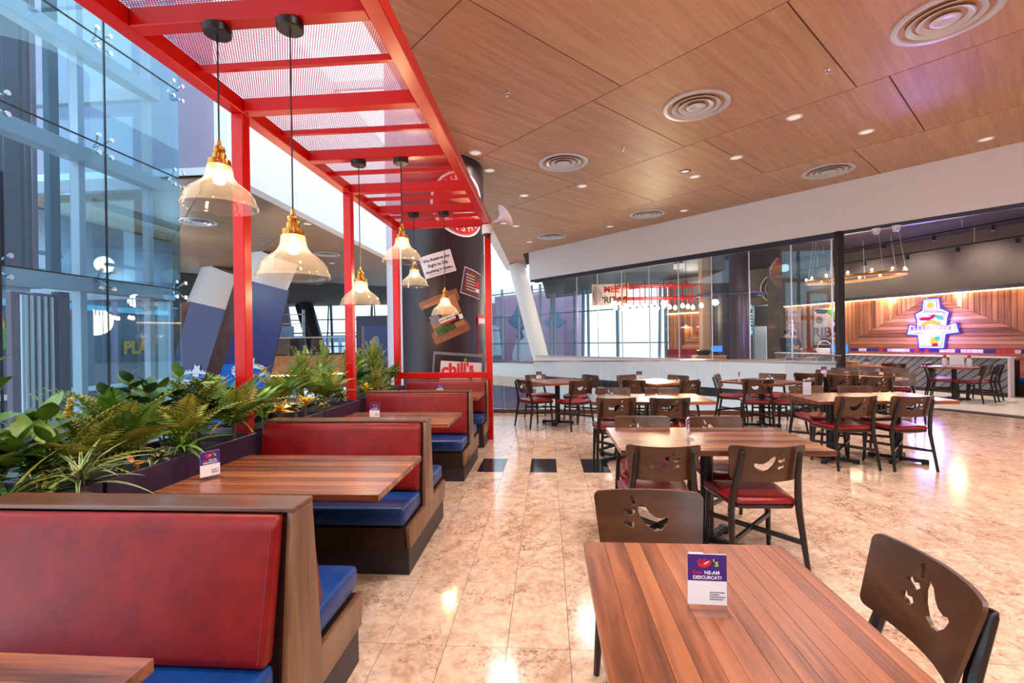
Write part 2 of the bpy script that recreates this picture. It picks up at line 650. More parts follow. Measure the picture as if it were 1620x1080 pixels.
def clip_poly(poly, lo, hi):
    """clip a 2D polygon to a rectangle"""
    def cl(p, inside, inter):
        o = []
        for i in range(len(p)):
            a, b = p[i], p[(i + 1) % len(p)]
            ia, ib = inside(a), inside(b)
            if ia:
                o.append(a)
            if ia != ib:
                o.append(inter(a, b))
        return o
    for ax, v, sgn in ((0, lo[0], 1), (0, hi[0], -1), (1, lo[1], 1), (1, hi[1], -1)):
        if len(poly) < 3:
            return []
        poly = cl(poly, lambda q: (q[ax] - v) * sgn >= 0, lambda a, b: tuple(a[i] + (b[i] - a[i]) * (v - a[ax]) / (b[ax] - a[ax]) for i in (0, 1)))
    return poly


def frame_on(P, d):
    """matrix: local x along horizontal direction d, local y up, local z towards the viewer side, origin P"""
    d = Vector((d[0], d[1], 0)).normalized()
    z = d.cross(Vector((0, 0, 1)))
    return Matrix(((d.x, 0, z.x, P[0]), (d.y, 0, z.y, P[1]), (0, 1, 0, P[2]), (0, 0, 0, 1)))



# ================================================================== THE SETTING
CEIL = 4.9
FASC = 17.6           # fascia line x + y
BACK = 29.0           # back wall line x + y


def clip_half(poly, n, d):
    """keep points with n.p <= d"""
    o = []
    for i in range(len(poly)):
        a, b = poly[i], poly[(i + 1) % len(poly)]
        fa, fb = n[0] * a[0] + n[1] * a[1] - d, n[0] * b[0] + n[1] * b[1] - d
        if fa <= 0:
            o.append(a)
        if (fa < 0 < fb) or (fb < 0 < fa):
            t = fa / (fa - fb)
            o.append((a[0] + (b[0] - a[0]) * t, a[1] + (b[1] - a[1]) * t))
    return o


# --- main floor: slab, 300 nearest tiles one by one, the rest joined
FLOOR = [(-2.72, -1.2), (10.5, -1.2), (10.5, 5.2), (8.45, 8.75), (7.72, 9.95), (6.56, 11.0), (4.4, 9.16), (-2.72, 9.56)]


def inside(p, poly):
    c = False
    for i in range(len(poly)):
        a, b = poly[i], poly[i - 1]
        if (a[1] > p[1]) != (b[1] > p[1]) and p[0] < (b[0] - a[0]) * (p[1] - a[1]) / (b[1] - a[1]) + a[0]:
            c = not c
    return c


mb = MB()
mb.prism(FLOOR, 'Z', -0.35, -0.018)
floor = struct(mb.build('floor', 'grout', smooth=0))
TX0, TY0, TW, TL = -0.513, 2.243, 0.3, 0.6
tile_me = MB().box((-TW / 2 + .0012, -TL / 2 + .0012, -0.018), (TW / 2 - .0012, TL / 2 - .0012, 0)).mesh('tile', 'tile', 0)
tile_bk = MB().box((-TW / 2 + .0012, -TL / 2 + .0012, -0.018), (TW / 2 - .0012, TL / 2 - .0012, 0)).mesh('tile_black', 'tile_black', 0)
cells = []
for i in range(-9, 38):
    for j in range(-6, 16):
        x, y = TX0 + (i + .5) * TW, TY0 + (j + .5) * TL
        if inside((x, y), FLOOR):
            seen = y > 0.5 and -0.75 < (x / max(y, .01)) < 1.3 and x > -1.25
            cells.append((0 if seen else 1, math.hypot(x, y), x, y, i, j))
cells.sort()
mb = MB()
for n, (sn, d, x, y, i, j) in enumerate(cells):
    if n < 298 and sn == 0:
        blk = j == 5 and i in (-1, 1, 3)
        obj('tile', tile_bk if blk else tile_me, floor, (x, y, 0))
    else:
        mb.box((x - TW / 2 + .0012, y - TL / 2 + .0012, -0.018), (x + TW / 2 - .0012, y + TL / 2 - .0012, 0))
tag(mb.build('floor_field', 'tile', floor, smooth=0), kind='stuff')

# --- wooden ceiling over the hall: panels in 45 degree strips, open joints
mb = MB()
mb.prism([(-1.9, 0.6), (10.5, 0.6), (10.5, FASC - 10.5 + .3), (-1.9, FASC + 1.9 + 3.2)], 'Z', CEIL + 0.03, CEIL + 0.25)
ceiling = struct(mb.build('ceiling', 'joint', smooth=0))


def panel_field(parent, mat, strips, cell, bounds, offs, gap=0.012):
    for si, (p0, p1) in enumerate(zip(strips, strips[1:])):
        q = -40 + offs[si % len(offs)]
        while q < 40:
            # coordinates: p = x+y, q = x-y
            quad = [((p + s) / 2, (p - s) / 2) for p, s in ((p0 + gap, q + gap), (p1 - gap, q + gap), (p1 - gap, q + cell - gap), (p0 + gap, q + cell - gap))]
            for n, d in bounds:
                if len(quad) > 2:
                    quad = clip_half(quad, n, d)
            q += cell
            if len(quad) > 2:
                area = abs(sum(quad[k][0] * quad[(k + 1) % len(quad)][1] - quad[(k + 1) % len(quad)][0] * quad[k][1] for k in range(len(quad)))) / 2
                if area > 0.05:
                    MB().prism(quad, 'Z', CEIL, CEIL + 0.03).build('ceiling_panel', mat, parent, smooth=0)


panel_field(ceiling, 'ceil', [0.2, 3.85, 7.5, 11.12, 14.76, 17.62], 3.6, [((-1, 0), 1.88), ((1, 0), 10.4), ((0, -1), -0.7), ((1, 1), FASC)], (0.3, 2.2, 1.5, 2.0, 0.6))
panel_field(ceiling, 'ceil', [17.62, 21.2], 3.6, [((-1, 0), 1.88), ((1, 0), -0.9)], (1.0,))

# --- white fascia over the restaurant front
def wall_line(name, a, b, z0, z1, th, mat, parent=None):
    """wall whose visible face runs a->b, thickness th to the far side"""
    d = Vector((b[0] - a[0], b[1] - a[1], 0)).normalized()
    n = Vector((-d.y, d.x, 0)) * th
    q = [(a[0], a[1]), (b[0], b[1]), (b[0] + n.x, b[1] + n.y), (a[0] + n.x, a[1] + n.y)]
    return MB().prism(q, 'Z', z0, z1).build(name, mat, parent, smooth=0)


fascia = struct(wall_line('wall_right', (-0.66, FASC + .66), (10.4, FASC - 10.4), 3.82, CEIL, 0.3, 'white'))
wall_line('fascia_trim', (-0.62, FASC + .64), (6.5, FASC - 6.48), 3.74, 3.82, 0.12, 'dark_steel', fascia)
wall_line('fascia_trim', (6.6, FASC - 6.58), (10.3, FASC - 10.28), 3.74, 3.82, 0.12, 'dark_steel', fascia)

struct(MB().box((-2.72, -5.3, -.35), (13.5, -5.0, 7)).build('wall_rear', 'rear'))
struct(MB().box((13.5, -5.3, -.35), (13.8, 7.2, 7)).build('wall_side', 'rear'))
struct(MB().box((10.5, -5, -.3), (13.5, 6, -.002)).build('floor_side', 'rear', smooth=0))
struct(MB().box((-1.9, -5, CEIL), (13.5, .6, CEIL + .2)).build('ceiling_rear', 'ceil', smooth=0))
struct(MB().box((10.45, .6, CEIL), (13.5, 8, CEIL + .2)).build('ceiling_side', 'ceil', smooth=0))
struct(MB().box((-2.72, -5, -.3), (10.5, -1.2, -.002)).build('floor_rear', 'tile', smooth=0))

# --- skylit void between the two ceilings: white bulkheads, beams high up
bulk = struct(MB().box((-6.5, 8.8, 4.84), (-6.22, 42, 9.2)).build('wall_left', 'white', smooth=0))
b2 = struct(MB().box((-16, 8.8, 4.98), (-6.5, 9.1, 9.2)).build('wall_back', 'lilac', smooth=0))
MB().box((-16, 8.76, 4.84), (-6.24, 8.8, 4.98)).build('edge_band', 'white', b2, smooth=0)
b3 = struct(MB().box((-1.9, 0.6, 4.88), (-1.6, 22.6, 7.4)).build('wall_void', 'white', smooth=0))
b4 = struct(MB().box((-6.22, 41.6, 4.84), (-1.6, 42, 9.2)).build('wall_end', 'white', smooth=0))
sky = thing('skylight_frame', 'pale steel skylight beams high over the open void beside the ceiling', 'beams', (0, 0, 0))
for y in (3.2, 6.2, 9.6, 13.5, 18):
    MB().box((-6.4, y, 9.0), (-1.6, y + .12, 9.25)).build('beam', 'white', sky, smooth=0)
for x, xb in ((-5.6, -3.0), (-3.0, -5.2)):
    MB().bar((x, 3.2, 9.1), (xb, 9.6, 9.1), 0.10).build('beam', 'white', sky, smooth=0)

# --- ceiling of the wing across the void
mb = MB().box((-34, 9.15, CEIL + .03), (-6.5, 42, CEIL + .25))
ceil2 = struct(mb.build('ceiling', 'joint', smooth=0))
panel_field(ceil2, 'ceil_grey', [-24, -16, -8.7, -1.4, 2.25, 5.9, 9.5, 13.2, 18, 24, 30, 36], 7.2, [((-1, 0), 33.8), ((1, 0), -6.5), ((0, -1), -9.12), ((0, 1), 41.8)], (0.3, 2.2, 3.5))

# --- restaurant shell
rf = struct(MB().prism([(-3.4, FASC + 3.4), (6.56, FASC - 6.56), (7.75, 10.0), (8.5, 8.75), (12.5, 7.0), (16, 9), (16, 13.0), (-5, 34)], 'Z', -0.4, 0.004).build('floor', 'r_floor', smooth=0))
rf.name = 'floor_restaurant'
struct(MB().bar((7.66, 9.86, 0.008), (8.5, 8.42, 0.008), 0.22, 0.02).build('trim_1', 'plinth', smooth=0))
rc = struct(MB().prism([(-0.3, FASC + .8), (10.4, FASC - 10.0), (16, 9), (16, 16), (0, 32)], 'Z', 4.3, 4.5).build('ceiling_restaurant', 'r_dark', smooth=0))

# feature wall behind the bar: grey plaster above, plank cladding below
LW0, LW1 = Vector((7.98, 17.06, 0)), Vector((10.57, 11.56, 0))   # low wall line
UL = (LW1 - LW0).normalized()
NL = Vector((-UL.y, UL.x, 0))                                   # away from the hall
if NL.x < 0:
    NL = -NL


def on_wall(s, off, z=0.0):
    p = LW0 + UL * s + NL * off
    return Vector((p.x, p.y, z))


# s is measured along the low wall; feature wall sits 2 m behind it
fa, fb = on_wall(-2.0, 2.0), on_wall(8.4, 2.0)
fw = struct(wall_line('wall_feature', (fa.x, fa.y), (fb.x, fb.y), 0, 4.3, 0.25, 'r_grey'))
FM = frame_on(on_wall(0, 2.0), UL)     # local x = s, y = z, local z toward hall
FW0, FW1, FZ0, FZ1 = -1.2, 8.3, 0.95, 2.62
mb = MB()
apex_s, ph = 3.6, 0.115
half = 2.9
# horizontal boards fill a triangle, upright boards the rest
nrow = int((FZ1 - FZ0) / ph)
for r in range(nrow):
    z0 = FZ0 + r * ph
    for sgn_c in (apex_s,):
        w0 = half * (1 - (z0 - FZ0) / (FZ1 - FZ0))
        w1 = half * (1 - (z0 + ph - FZ0) / (FZ1 - FZ0))
        d = random.uniform(0, .008)
        mb.prism([(sgn_c - w0 + .006, z0 + .006), (sgn_c + w0 - .006, z0 + .006), (sgn_c + w1 - .006, z0 + ph - .006), (sgn_c - w1 + .006, z0 + ph - .006)], 'Z', 0.0, 0.02 + d)
me = mb.mesh('planking', 'plank', 0)
tag(obj('planking', xform(me, FM), fw), kind='stuff')
mb = MB()
s = FW0
while s < FW1 - .01:
    s1 = min(s + 0.125, FW1)
    zb0 = zb1 = FZ0
    def low(t):
        k = 1 - abs(t - apex_s) / half
        return FZ0 + max(0, k) * (FZ1 - FZ0)
    a, b = low(s + .003), low(s1 - .003)
    d = random.uniform(0, .008)
    if min(a, b) < FZ1 - .02:
        mb.prism([(s + .006, a), (s1 - .006, b), (s1 - .006, FZ1), (s + .006, FZ1)], 'Z', 0.0, 0.02 + d)
    s = s1
me = mb.mesh('planking_upright', 'plank_z', 0)
tag(obj('planking_upright', xform(me, FM), fw), kind='stuff')
obj('ledge', xform(MB().box((FW0, FZ1 + .03, 0), (FW1, FZ1 + .13, 0.22)).mesh('ledge', 'dark_steel', 0), FM), fw)
obj('light_strip', xform(MB().box((FW0, FZ1 + .005, 0.02), (FW1, FZ1 + .03, 0.09)).mesh('light_strip', 'strip', 0), FM), fw)
obj('bar_back', xform(MB().box((FW0, 0, 0), (FW1, FZ0, 0.06)).mesh('bar_back', 'plank', 0), FM), fw)

# back wall line x+y = 29: grey plaster with a corridor opening, planked stretch, then curtain wall
struct(wall_line('wall_back_grey', (7.25, BACK - 7.25), (8.62, BACK - 8.62), 0, 4.3, 0.2, 'r_grey'))
struct(wall_line('wall_back_grey', (8.62, BACK - 8.62), (9.35, BACK - 9.35), 2.78, 4.3, 0.2, 'r_grey'))
struct(wall_line('wall_corridor', (8.2, BACK - 8.2 + 2.2), (10.2, BACK - 10.2 + 2.6), 0, 4.3, 0.2, 'r_grey'))
struct(wall_line('door_1', (9.05, BACK - 8.7 + 1.6), (9.6, BACK - 9.25 + 1.6), 0, 1.95, 0.06, 'white_gloss'))
bw = struct(wall_line('wall_back_planked', (5.86, BACK - 5.86), (7.25, BACK - 7.25), 0, 4.3, 0.2, 'r_grey'))
BMx = frame_on((5.86, BACK - 5.86, 0), (1, -1))
mb = MB()
Lb = 1.39 * 2 ** .5
for k in range(14):
    s0, s1 = k * Lb / 14, (k + 1) * Lb / 14
    zb = 0.95 + max(0, 1.0 - abs((k + .5) / 14 - 0.75) / 0.45) * 0.95
    mb.prism([(s0 + .004, zb), (s1 - .004, zb), (s1 - .004, 2.62), (s0 + .004, 2.62)], 'Z', 0, .025)
tag(obj('planking_upright', xform(mb.mesh('planking_upright', 'plank_z', 0), BMx), bw), kind='stuff')
mb = MB()
for k in range(15):
    z0 = 0.95 + k * .064
    hw = (1 - (z0 - .95) / .95) * 0.45 * Lb
    c = .75 * Lb
    mb.prism([(max(c - hw, 0), z0), (min(c + hw, Lb), z0), (min(c + hw, Lb), z0 + .058), (max(c - hw, 0), z0 + .058)], 'Z', 0, .02)
tag(obj('planking', xform(mb.mesh('planking', 'plank', 0), BMx), bw), kind='stuff')
obj('light_strip', xform(MB().box((0, 2.62, .02), (Lb, 2.66, .1)).mesh('light_strip', 'strip', 0), BMx), bw)
obj('bench_back', xform(MB().box((0, 0, 0), (Lb, 0.95, .1)).mesh('bench_back', 'red_seat', 0), BMx), bw)

# --- curtain wall behind the restaurant, with the mural building outside
cw = struct(MB().bar((-7.0, BACK + 7.0, 0.0), (5.86, BACK - 5.86, 0.0), 0.25, 0.3).build('window_1', 'mullion', smooth=0))
CM = frame_on((-7.0, BACK + 7.0, 0), (1, -1))
CL = 12.86 * 2 ** .5
for z in (1.28, 3.08, 4.68, -1.5):
    obj('transom', xform(MB().box((0, z - .03, -.05), (CL, z + .03, .05)).mesh('transom', 'mullion', 0), CM), cw)
for k, sx in enumerate((0.4, 2.2, 4.0, 5.6, 7.1, 8.6, 9.35, 10.1, 10.55, 12.2, 12.65, 13.2, 15.2, 17.55, 18.05)):
    lean = 0.25 if k % 3 == 1 else 0.0
    w = .07 if k % 2 else .1
    obj('mullion', xform(MB().prism([(sx - w / 2, -4), (sx + w / 2, -4), (sx + w / 2 + lean, 5), (sx - w / 2 + lean, 5)], 'Z', -.08, .08).mesh('mullion', 'mullion', 0), CM), cw)
for k in range(6):
    obj('pane', xform(MB().box((k * CL / 6 + .02, -4, -.012), ((k + 1) * CL / 6 - .02, 5, .012)).mesh('pane', 'glass', 0), CM), cw)

# the building outside with its purple mural
MM = frame_on((-9, BACK + 9 + 8.0, 0), (1, -1))
mur = thing('mural_building', 'purple building outside with large pale and blue mural shapes beyond the glass', 'building')
obj('wall', xform(MB().box((0, -6, -1), (15.6, 5.4, 0)).mesh('wall', 'mural', 0), MM), mur)
def blob(cx, cy, rx, ry, wob, n=22, seed=0):
    rr = random.Random(seed)
    ph_ = rr.uniform(0, 6)
    return [(cx + rx * math.cos(t) * (1 + wob * math.sin(3 * t + ph_)), cy + ry * math.sin(t) * (1 + wob * math.cos(2 * t + ph_))) for t in [2 * PI * k / n for k in range(n)]]
for nm, mt, pr in (('blue_shape', 'mural_blue', (9.8, 3.4, 1.5, .9, .25)), ('pale_shape', 'mural_pale', (10.3, 0.6, 1.6, 2.1, .18)), ('pale_shape', 'mural_pale', (13.0, -1.0, 1.2, .8, .3)), ('blue_shape', 'mural_blue', (9.6, 1.9, .5, .35, .2)), ('pale_shape', 'mural_pale', (6.0, 0.5, 1.3, 2.0, .2)), ('blue_shape', 'mural_blue', (13.6, 3.0, 1.0, .5, .3))):
    obj(nm, xform(MB().prism(blob(*pr, seed=len(mt)), 'Z', 0.0, 0.04).mesh(nm, mt, 0), MM), mur)

# --- glass front of the restaurant on a pale parapet
par = struct(wall_line('wall_parapet', (-0.45, FASC + .45), (6.5, FASC - 6.5), 0.12, 0.88, 0.1, 'white_gloss'))
wall_line('dark_plinth', (-0.45, FASC + .43), (6.5, FASC - 6.52), -0.12, 0.12, 0.1, 'plinth', par)
wall_line('slab_edge', (-0.45, FASC + .4), (6.5, FASC - 6.55), -1.6, -0.12, 0.1, 'white_gloss', par)
wall_line('parapet_cap', (-0.45, FASC + .4), (6.5, FASC - 6.55), 0.86, 0.9, 0.16, 'alu', par)
gf = struct(wall_line('window_2', (-0.45, FASC + .45), (6.5, FASC - 6.5), 3.68, 3.74, 0.06, 'dark_steel'))
cutsx = [-0.4, 1.06, 1.71, 2.4, 3.11, 3.79, 4.48, 5.18, 5.87, 6.46]
for a, b in zip(cutsx, cutsx[1:]):
    wall_line('pane', (a + .012, FASC - a - .012), (b - .012, FASC - b + .012), 0.9, 3.68, 0.012, 'glass', gf)
    wall_line('edge_seal', (b - .011, FASC - b + .011), (b + .011, FASC - b - .011), 0.9, 3.68, 0.014, 'alu', gf)
post = struct(MB().box((6.5, 10.98, 0), (6.64, 11.12, 3.82), .004).build('trim_2', 'r_dark', smooth=0))

# --- leaning white columns of the hall
def lean_col(name, top, bot, r, label, mat='white'):
    o = MB().tube([bot, top], r, 28).build(name, mat, smooth=0.8)
    return tag(o, label, 'column')


lean_col('leaning_column', (-1.32, 20.9, 4.9), (0.6, 20.9, -3), 0.36, 'white leaning column at the left end of the white fascia')

# ================================================================== LEFT WING ACROSS THE VOID
lean_col('leaning_column', (-10.45, 17.4, 4.9), (-14.6, 17.4, -4.5), 0.86, 'white leaning column rising behind the taller navy billboard')
lean_col('leaning_column', (-14.5, 20.2, 4.9), (-18.9, 20.2, -4.5), 0.86, 'white leaning column above the farther navy billboard by the glass lift')
lean_col('leaning_column', (-20.7, 38.6, 4.9), (-18.0, 38.6, -4.5), 0.72, 'dark grey leaning column in front of the far curtain wall', 'dark_steel')
lean_col('leaning_column', (-22.6, 38.6, 4.9), (-21.4, 38.6, -4.5), 0.5, 'pale grey leaning column partly behind the navy billboard edge', 'lilac')


def billboard(Y, quad, depth, label, crown):
    """quad: (x,z) front outline TL,TR,BR,BL"""
    t = thing('billboard', label, 'billboard')
    mb = MB().prism(quad, 'Y', Y, Y + depth)
    for v in mb.bm.verts:
        v.co.x -= 1.75 * (v.co.y - Y)
    mb.build('panel', 'bill_side', t, smooth=0)
    q = [(x + sx, z) for (x, z), sx in zip(quad, (.02, -.02, -.02, .02))]
    MB().prism(q, 'Y', Y - .012, Y).build('print', 'bill_blue', t, smooth=0)
    def lerp(a, b, k):
        return (a[0] + (b[0] - a[0]) * k, a[1] + (b[1] - a[1]) * k)
    tl, tr, br, bl = q
    k0 = crown
    L0, R0 = lerp(tl, bl, k0), lerp(tr, br, k0 + .02)
    mid = ((L0[0] + R0[0]) / 2, (L0[1] + R0[1]) / 2 + .18)
    MB().prism([L0, bl, br, R0, mid], 'Y', Y - .02, Y - .012).build('blue_cloth', 'bill_bright', t, smooth=0)
    # jewelled ring and its perched band
    c = lerp(L0, R0, .55)
    ring = MB()
    w = abs(R0[0] - L0[0]) * .34
    c = (c[0], c[1] - .1)
    pts = [(c[0] + w * math.cos(a), Y - .05, c[1] + .02 + .16 * math.sin(a)) for a in [2 * PI * k / 28 for k in range(29)]]
    ring.tube(pts, .045, 6, False)
    ring.build('crystal_ring', 'crystal', t)
    g = MB()
    for k in range(16):
        a = PI * k / 15
        g.box((c[0] + w * math.cos(a) - .03, Y - .07, c[1] + .05 + .16 * math.sin(a)), (c[0] + w * math.cos(a) + .03, Y - .03, c[1] + .13 + .16 * math.sin(a)))
    tag(g.build('crystal_beads', 'crystal', t), kind='stuff')
    g = MB()
    g.prism([(c[0] - .1, c[1] + .02), (c[0] + .14, c[1] + .02), (c[0] + .2, c[1] + .46), (c[0] + .08, c[1] + .40), (c[0], c[1] + .48)], 'Y', Y - .06, Y - .03)
    g.build('crystal_band', 'crystal', t)
    return t


billboard(14.2, [(-9.38, 3.5), (-8.07, 3.14), (-9.4, -2.3), (-11.4, -2.3)], .5, 'tall navy billboard leaning left with a jewelled ring printed near its foot', .455)
billboard(16.4, [(-13.15, 3.1), (-11.5, 2.7), (-12.8, -2.3), (-14.9, -2.3)], .45, 'shorter navy billboard leaning beside the glass lift, behind the tall one', .47)

# far curtain wall of the wing
fc = struct(MB().box((-34, 40.6, -.2), (-4, 40.9, .2)).build('window_3', 'mullion', smooth=0))
for x in range(27):
    xx = -31 + x
    ln = (.9 if x % 2 else .1) - .4
    MB().bar((xx, 40.7, -5), (xx + ln, 40.7, 5), .1 if x % 3 else .18).build('mullion', 'mullion', fc, smooth=0)
for z in (-2.2, 1.2, 2.4, 3.6):
    MB().box((-34, 40.65, z - .05), (-4, 40.75, z + .05)).build('transom', 'mullion', fc, smooth=0)
for k in range(5):
    MB().box((-34 + k * 6, 40.8, -5), (-34 + (k + 1) * 6 - .03, 40.82, 5)).build('pane', 'glass', fc, smooth=0)
city = thing('distant_building', 'pale blue distant building seen through the far curtain wall', 'building', (-24, 52, -5))
MB().box((-6, 0, 0), (7, 6, 7.4)).build('wall', 'mural_blue', city, smooth=0)
for k in range(8):
    MB().box((-5.4 + k * 1.5, -.06, 4.8), (-4.3 + k * 1.5, 0, 6.6)).build('window', 'white_gloss', city, smooth=0)

# curved wooden balcony across the void, its glass rail and counter
bal = thing('balcony', 'curved wooden balcony with glass rail across the open void', 'balcony')
prof = []
def arc_pts(r0, cx, cy, a0, a1, n):
    return [(cx + r0 * math.cos(a0 + (a1 - a0) * k / n), cy + r0 * math.sin(a0 + (a1 - a0) * k / n)) for k in range(n + 1)]
outer = arc_pts(14, -17.5, 34.5, R(-115), R(-38), 18)
def curved(name, pts, z0, z1, mat, off=0.25, out=0.0):
    mb = MB()
    c = (-17.5, 34.5)
    ins = []
    for p in pts:
        d = Vector((p[0] - c[0], p[1] - c[1])).normalized()
        ins.append(((p[0] + d.x * out, p[1] + d.y * out), (p[0] - d.x * off, p[1] - d.y * off)))
    for (a, ai), (b, bi) in zip(ins, ins[1:]):
        mb.prism([a, b, bi, ai], 'Z', z0, z1)
    bmesh.ops.remove_doubles(mb.bm, verts=mb.bm.verts, dist=1e-4)
    return mb.build(name, mat, bal, smooth=0.5)
curved('wood_front', outer, 0.02, 0.93, 'balcony', .3)
curved('dark_ledge', outer, 0.93, 1.0, 'r_dark', .6, .05)
curved('glass_rail', outer, 1.0, 1.75, 'glass', .02)
curved('hand_rail', outer, 1.75, 1.8, 'alu', .06)
curved('soffit_light', outer, -0.06, 0.0, 'strip', .12)
curved('deck', outer, -.25, -.06, 'r_dark', 9.0)
bl = thing('bar_counter', 'dark bar counter with pale shelves on the far balcony', 'counter', (-16.6, 25.5, 1.0))
MB().box((-2.6, 0, -1.06), (2.6, .7, .75)).build('counter', 'booth_dark', bl, smooth=0)
MB().box((-2.7, -.1, .75), (2.7, .8, .82)).build('worktop', 'booth_cap', bl, smooth=0)
for k in range(3):
    MB().box((-2.2, 1.2, 1.1 + k * .55), (2.2, 1.5, 1.14 + k * .55)).build('shelf', 'steel', bl, smooth=0)
for x in (-2.2, 0, 2.16):
    MB().box((x, 1.2, -1.06), (x + .04, 1.5, 2.5)).build('upright', 'steel', bl, smooth=0)
MB().box((-1.9, .75, .35), (1.9, .8, 1.5)).build('blue_front', 'mural_blue', bl, smooth=0)

# portrait hoarding behind the pillar
po = thing('portrait_hoarding', 'grey framed hoarding with a dark portrait poster left of the pillar', 'hoarding', (-5.3, 15.6, 0))
MB().box((-1.22, 0, -4.4), (1.9, .5, 2.40), .01).build('frame', 'dark_steel', po, smooth=0)
MB().box((-1.02, -.01, -4.4), (-.92, .0, 2.05)).build('inner_edge', 'booth_cap', po, smooth=0)
MB().box((-.92, -.05, -4.4), (1.6, 0, 2.05)).build('poster', 'bill_blue', po, smooth=0)
MB().prism(blob(-.5, .35, .34, 1.0, .05, seed=3), 'Y', -.07, -.05).build('figure_print', 'ink_black', po, smooth=0)
MB().prism(blob(-.5, 1.5, .15, .22, .02, seed=5), 'Y', -.085, -.07).build('face_print', 'ink_grey', po, smooth=0)
MB().prism([(-.4, .1), (-.3, .12), (-.24, .8), (-.34, .82)], 'Y', -.085, -.07).build('hand_print', 'ink_grey', po, smooth=0)

# lower shopping floor far below, lit shop fronts
struct(MB().box((-34, -2, -4.8), (16, 46, -4.5)).build('floor_lower', 'r_floor', smooth=0))
shop = thing('lower_shopfront', 'brightly lit shop fronts on the floor below under the balcony', 'shop', (0, 0, 0))
MB().box((-24, 25.6, -4.5), (-7, 26, -0.3)).build('wall', 'booth_dark', shop, smooth=0)
for k in range(7):
    MB().box((-23 + k * 2.3, 25.5, -4.2), (-21 + k * 2.3, 25.6, -1.9)).build('window', 'strip' if k % 2 else 'lens', shop, smooth=0)
    MB().box((-22.9 + k * 2.3, 25.45, -1.55), (-21.2 + k * 2.3, 25.6, -1.0)).build('sign_box', 'neon_white' if k % 3 else 'logo_cyan', shop, smooth=0)

# lift storefront behind the shaft, and the wing wall
sf = struct(MB().box((-12.6, 3.0, -4.5), (-12.3, 14.6, 4.85)).build('wall_store', 'store_grey', smooth=0))
struct(MB().box((-34.3, 3, -4.5), (-34, 42, 4.9)).build('wall_wing', 'store_grey', smooth=0))
sto = thing('storefront', 'blue grey glazed shop front with bowling decals behind the lift shaft', 'storefront', (-12.28, 0, 0))
for y in (3.4, 5.2, 7.0, 8.8, 10.6, 12.4, 14.4):
    MB().box((0, y - .06, 0), (.1, y + .06, 3.0)).build('post', 'lilac', sto, smooth=0)
MB().box((0, 3.3, 2.95), (.14, 14.5, 3.1)).build('lintel', 'steel', sto, smooth=0)
MB().box((0, 3.3, .3), (.12, 14.5, .42)).build('rail', 'white', sto, smooth=0)
MB().box((-.02, 3.3, 2.45), (.06, 14.5, 2.6)).build('light_band', 'logo_cyan', sto, smooth=0)
SM = Matrix(((0, 0, 1, .08), (1, 0, 0, 0), (0, 1, 0, 0), (0, 0, 0, 1)))
def decal(nm, pts, mt, z=0.0):
    obj(nm, xform(MB().prism(pts, 'Z', z, z + .012).mesh(nm, mt, 0), SM), sto)
decal('bowling_ball', circle(9.76, 1.68, .25, 24), 'ball_green')
for y_, z_ in ((9.72, 1.76), (9.82, 1.74), (9.75, 1.64)):
    decal('ball_hole', circle(y_, z_, .035, 10), 'ink_black', .014)
decal('bowling_ball', circle(10.14, 1.66, .2, 24), 'ball_blue')
for k in range(4):
    x = 9.62 + k * .2
    decal('bowling_pin', [(x - .06, 1.9), (x + .06, 1.9), (x + .075, 2.03), (x + .03, 2.17), (x + .04, 2.24), (x, 2.29), (x - .04, 2.24), (x - .03, 2.17), (x - .075, 2.03)], 'ink_white' if k % 2 else 'decal_yellow', -.012)
obj('lettering', fin(xform(text_mesh("PLAY", .5, .006, .02), SM @ Matrix.Translation((13.2, 1.42, .02))), 'decal_yellow'), sto)
obj('lettering', fin(xform(text_mesh("M'S", .42, .006, .02), SM @ Matrix.Translation((11.22, 2.3, .02))), 'ink_red'), sto)

# ================================================================== GLASS LIFT SHAFT
GX = -6.5
lift = struct(thing('window_4', 'glass lift shaft with pale steel ring beams and spider fittings', 'lift'))
del lift['category']
YS = [3.7, 5.13, 6.5, 7.9]
ZS = [-4.4, 0.28, 2.47, 4.45, 6.02, 8.2]
for z in (0.2, 2.40, 4.30, 5.86):
    MB().box((GX - .42, 3.5, z - .11), (GX - .2, 7.75, z + .11), .008).build('ring_beam', 'steel', lift)
    MB().box((GX - 2.6, 7.62, z - .11), (GX - .42, 7.75, z + .11), .008).build('ring_beam', 'steel', lift)
MB().box((GX - .1, 3.5, .02), (GX + .06, 8.0, .13)).build('sill', 'booth_cap', lift)
MB().box((GX - .14, 3.5, .13), (GX + .03, 7.98, .27)).build('sill', 'white_gloss', lift)
for y in (5.02, 6.42, 7.62):
    MB().box((GX - .42, y - .05, -4.4), (GX - .3, y + .05, 8.4), .006).build('post', 'steel', lift)
for a, b in zip(YS, YS[1:]):
    for z0, z1 in zip(ZS, ZS[1:]):
        MB().box((GX - .012, a + .008, z0 + .008), (GX, b - .008, z1 - .008)).build('pane', 'glass_blue', lift, smooth=0)
for z0, z1 in zip(ZS, ZS[1:]):
    MB().box((GX - 2.6, 7.9, z0 + .008), (GX - .02, 7.912, z1 - .008)).build('pane', 'glass_blue', lift, smooth=0)
for y in YS[1:3]:
    MB().box((GX - .02, y - .008, -4.4), (GX + .004, y + .008, 8.2)).build('seal', 'r_dark', lift, smooth=0)
for z in ZS[1:5]:
    MB().box((GX - .02, 3.7, z - .008), (GX + .004, 7.9, z + .008)).build('seal', 'r_dark', lift, smooth=0)
spider = MB()
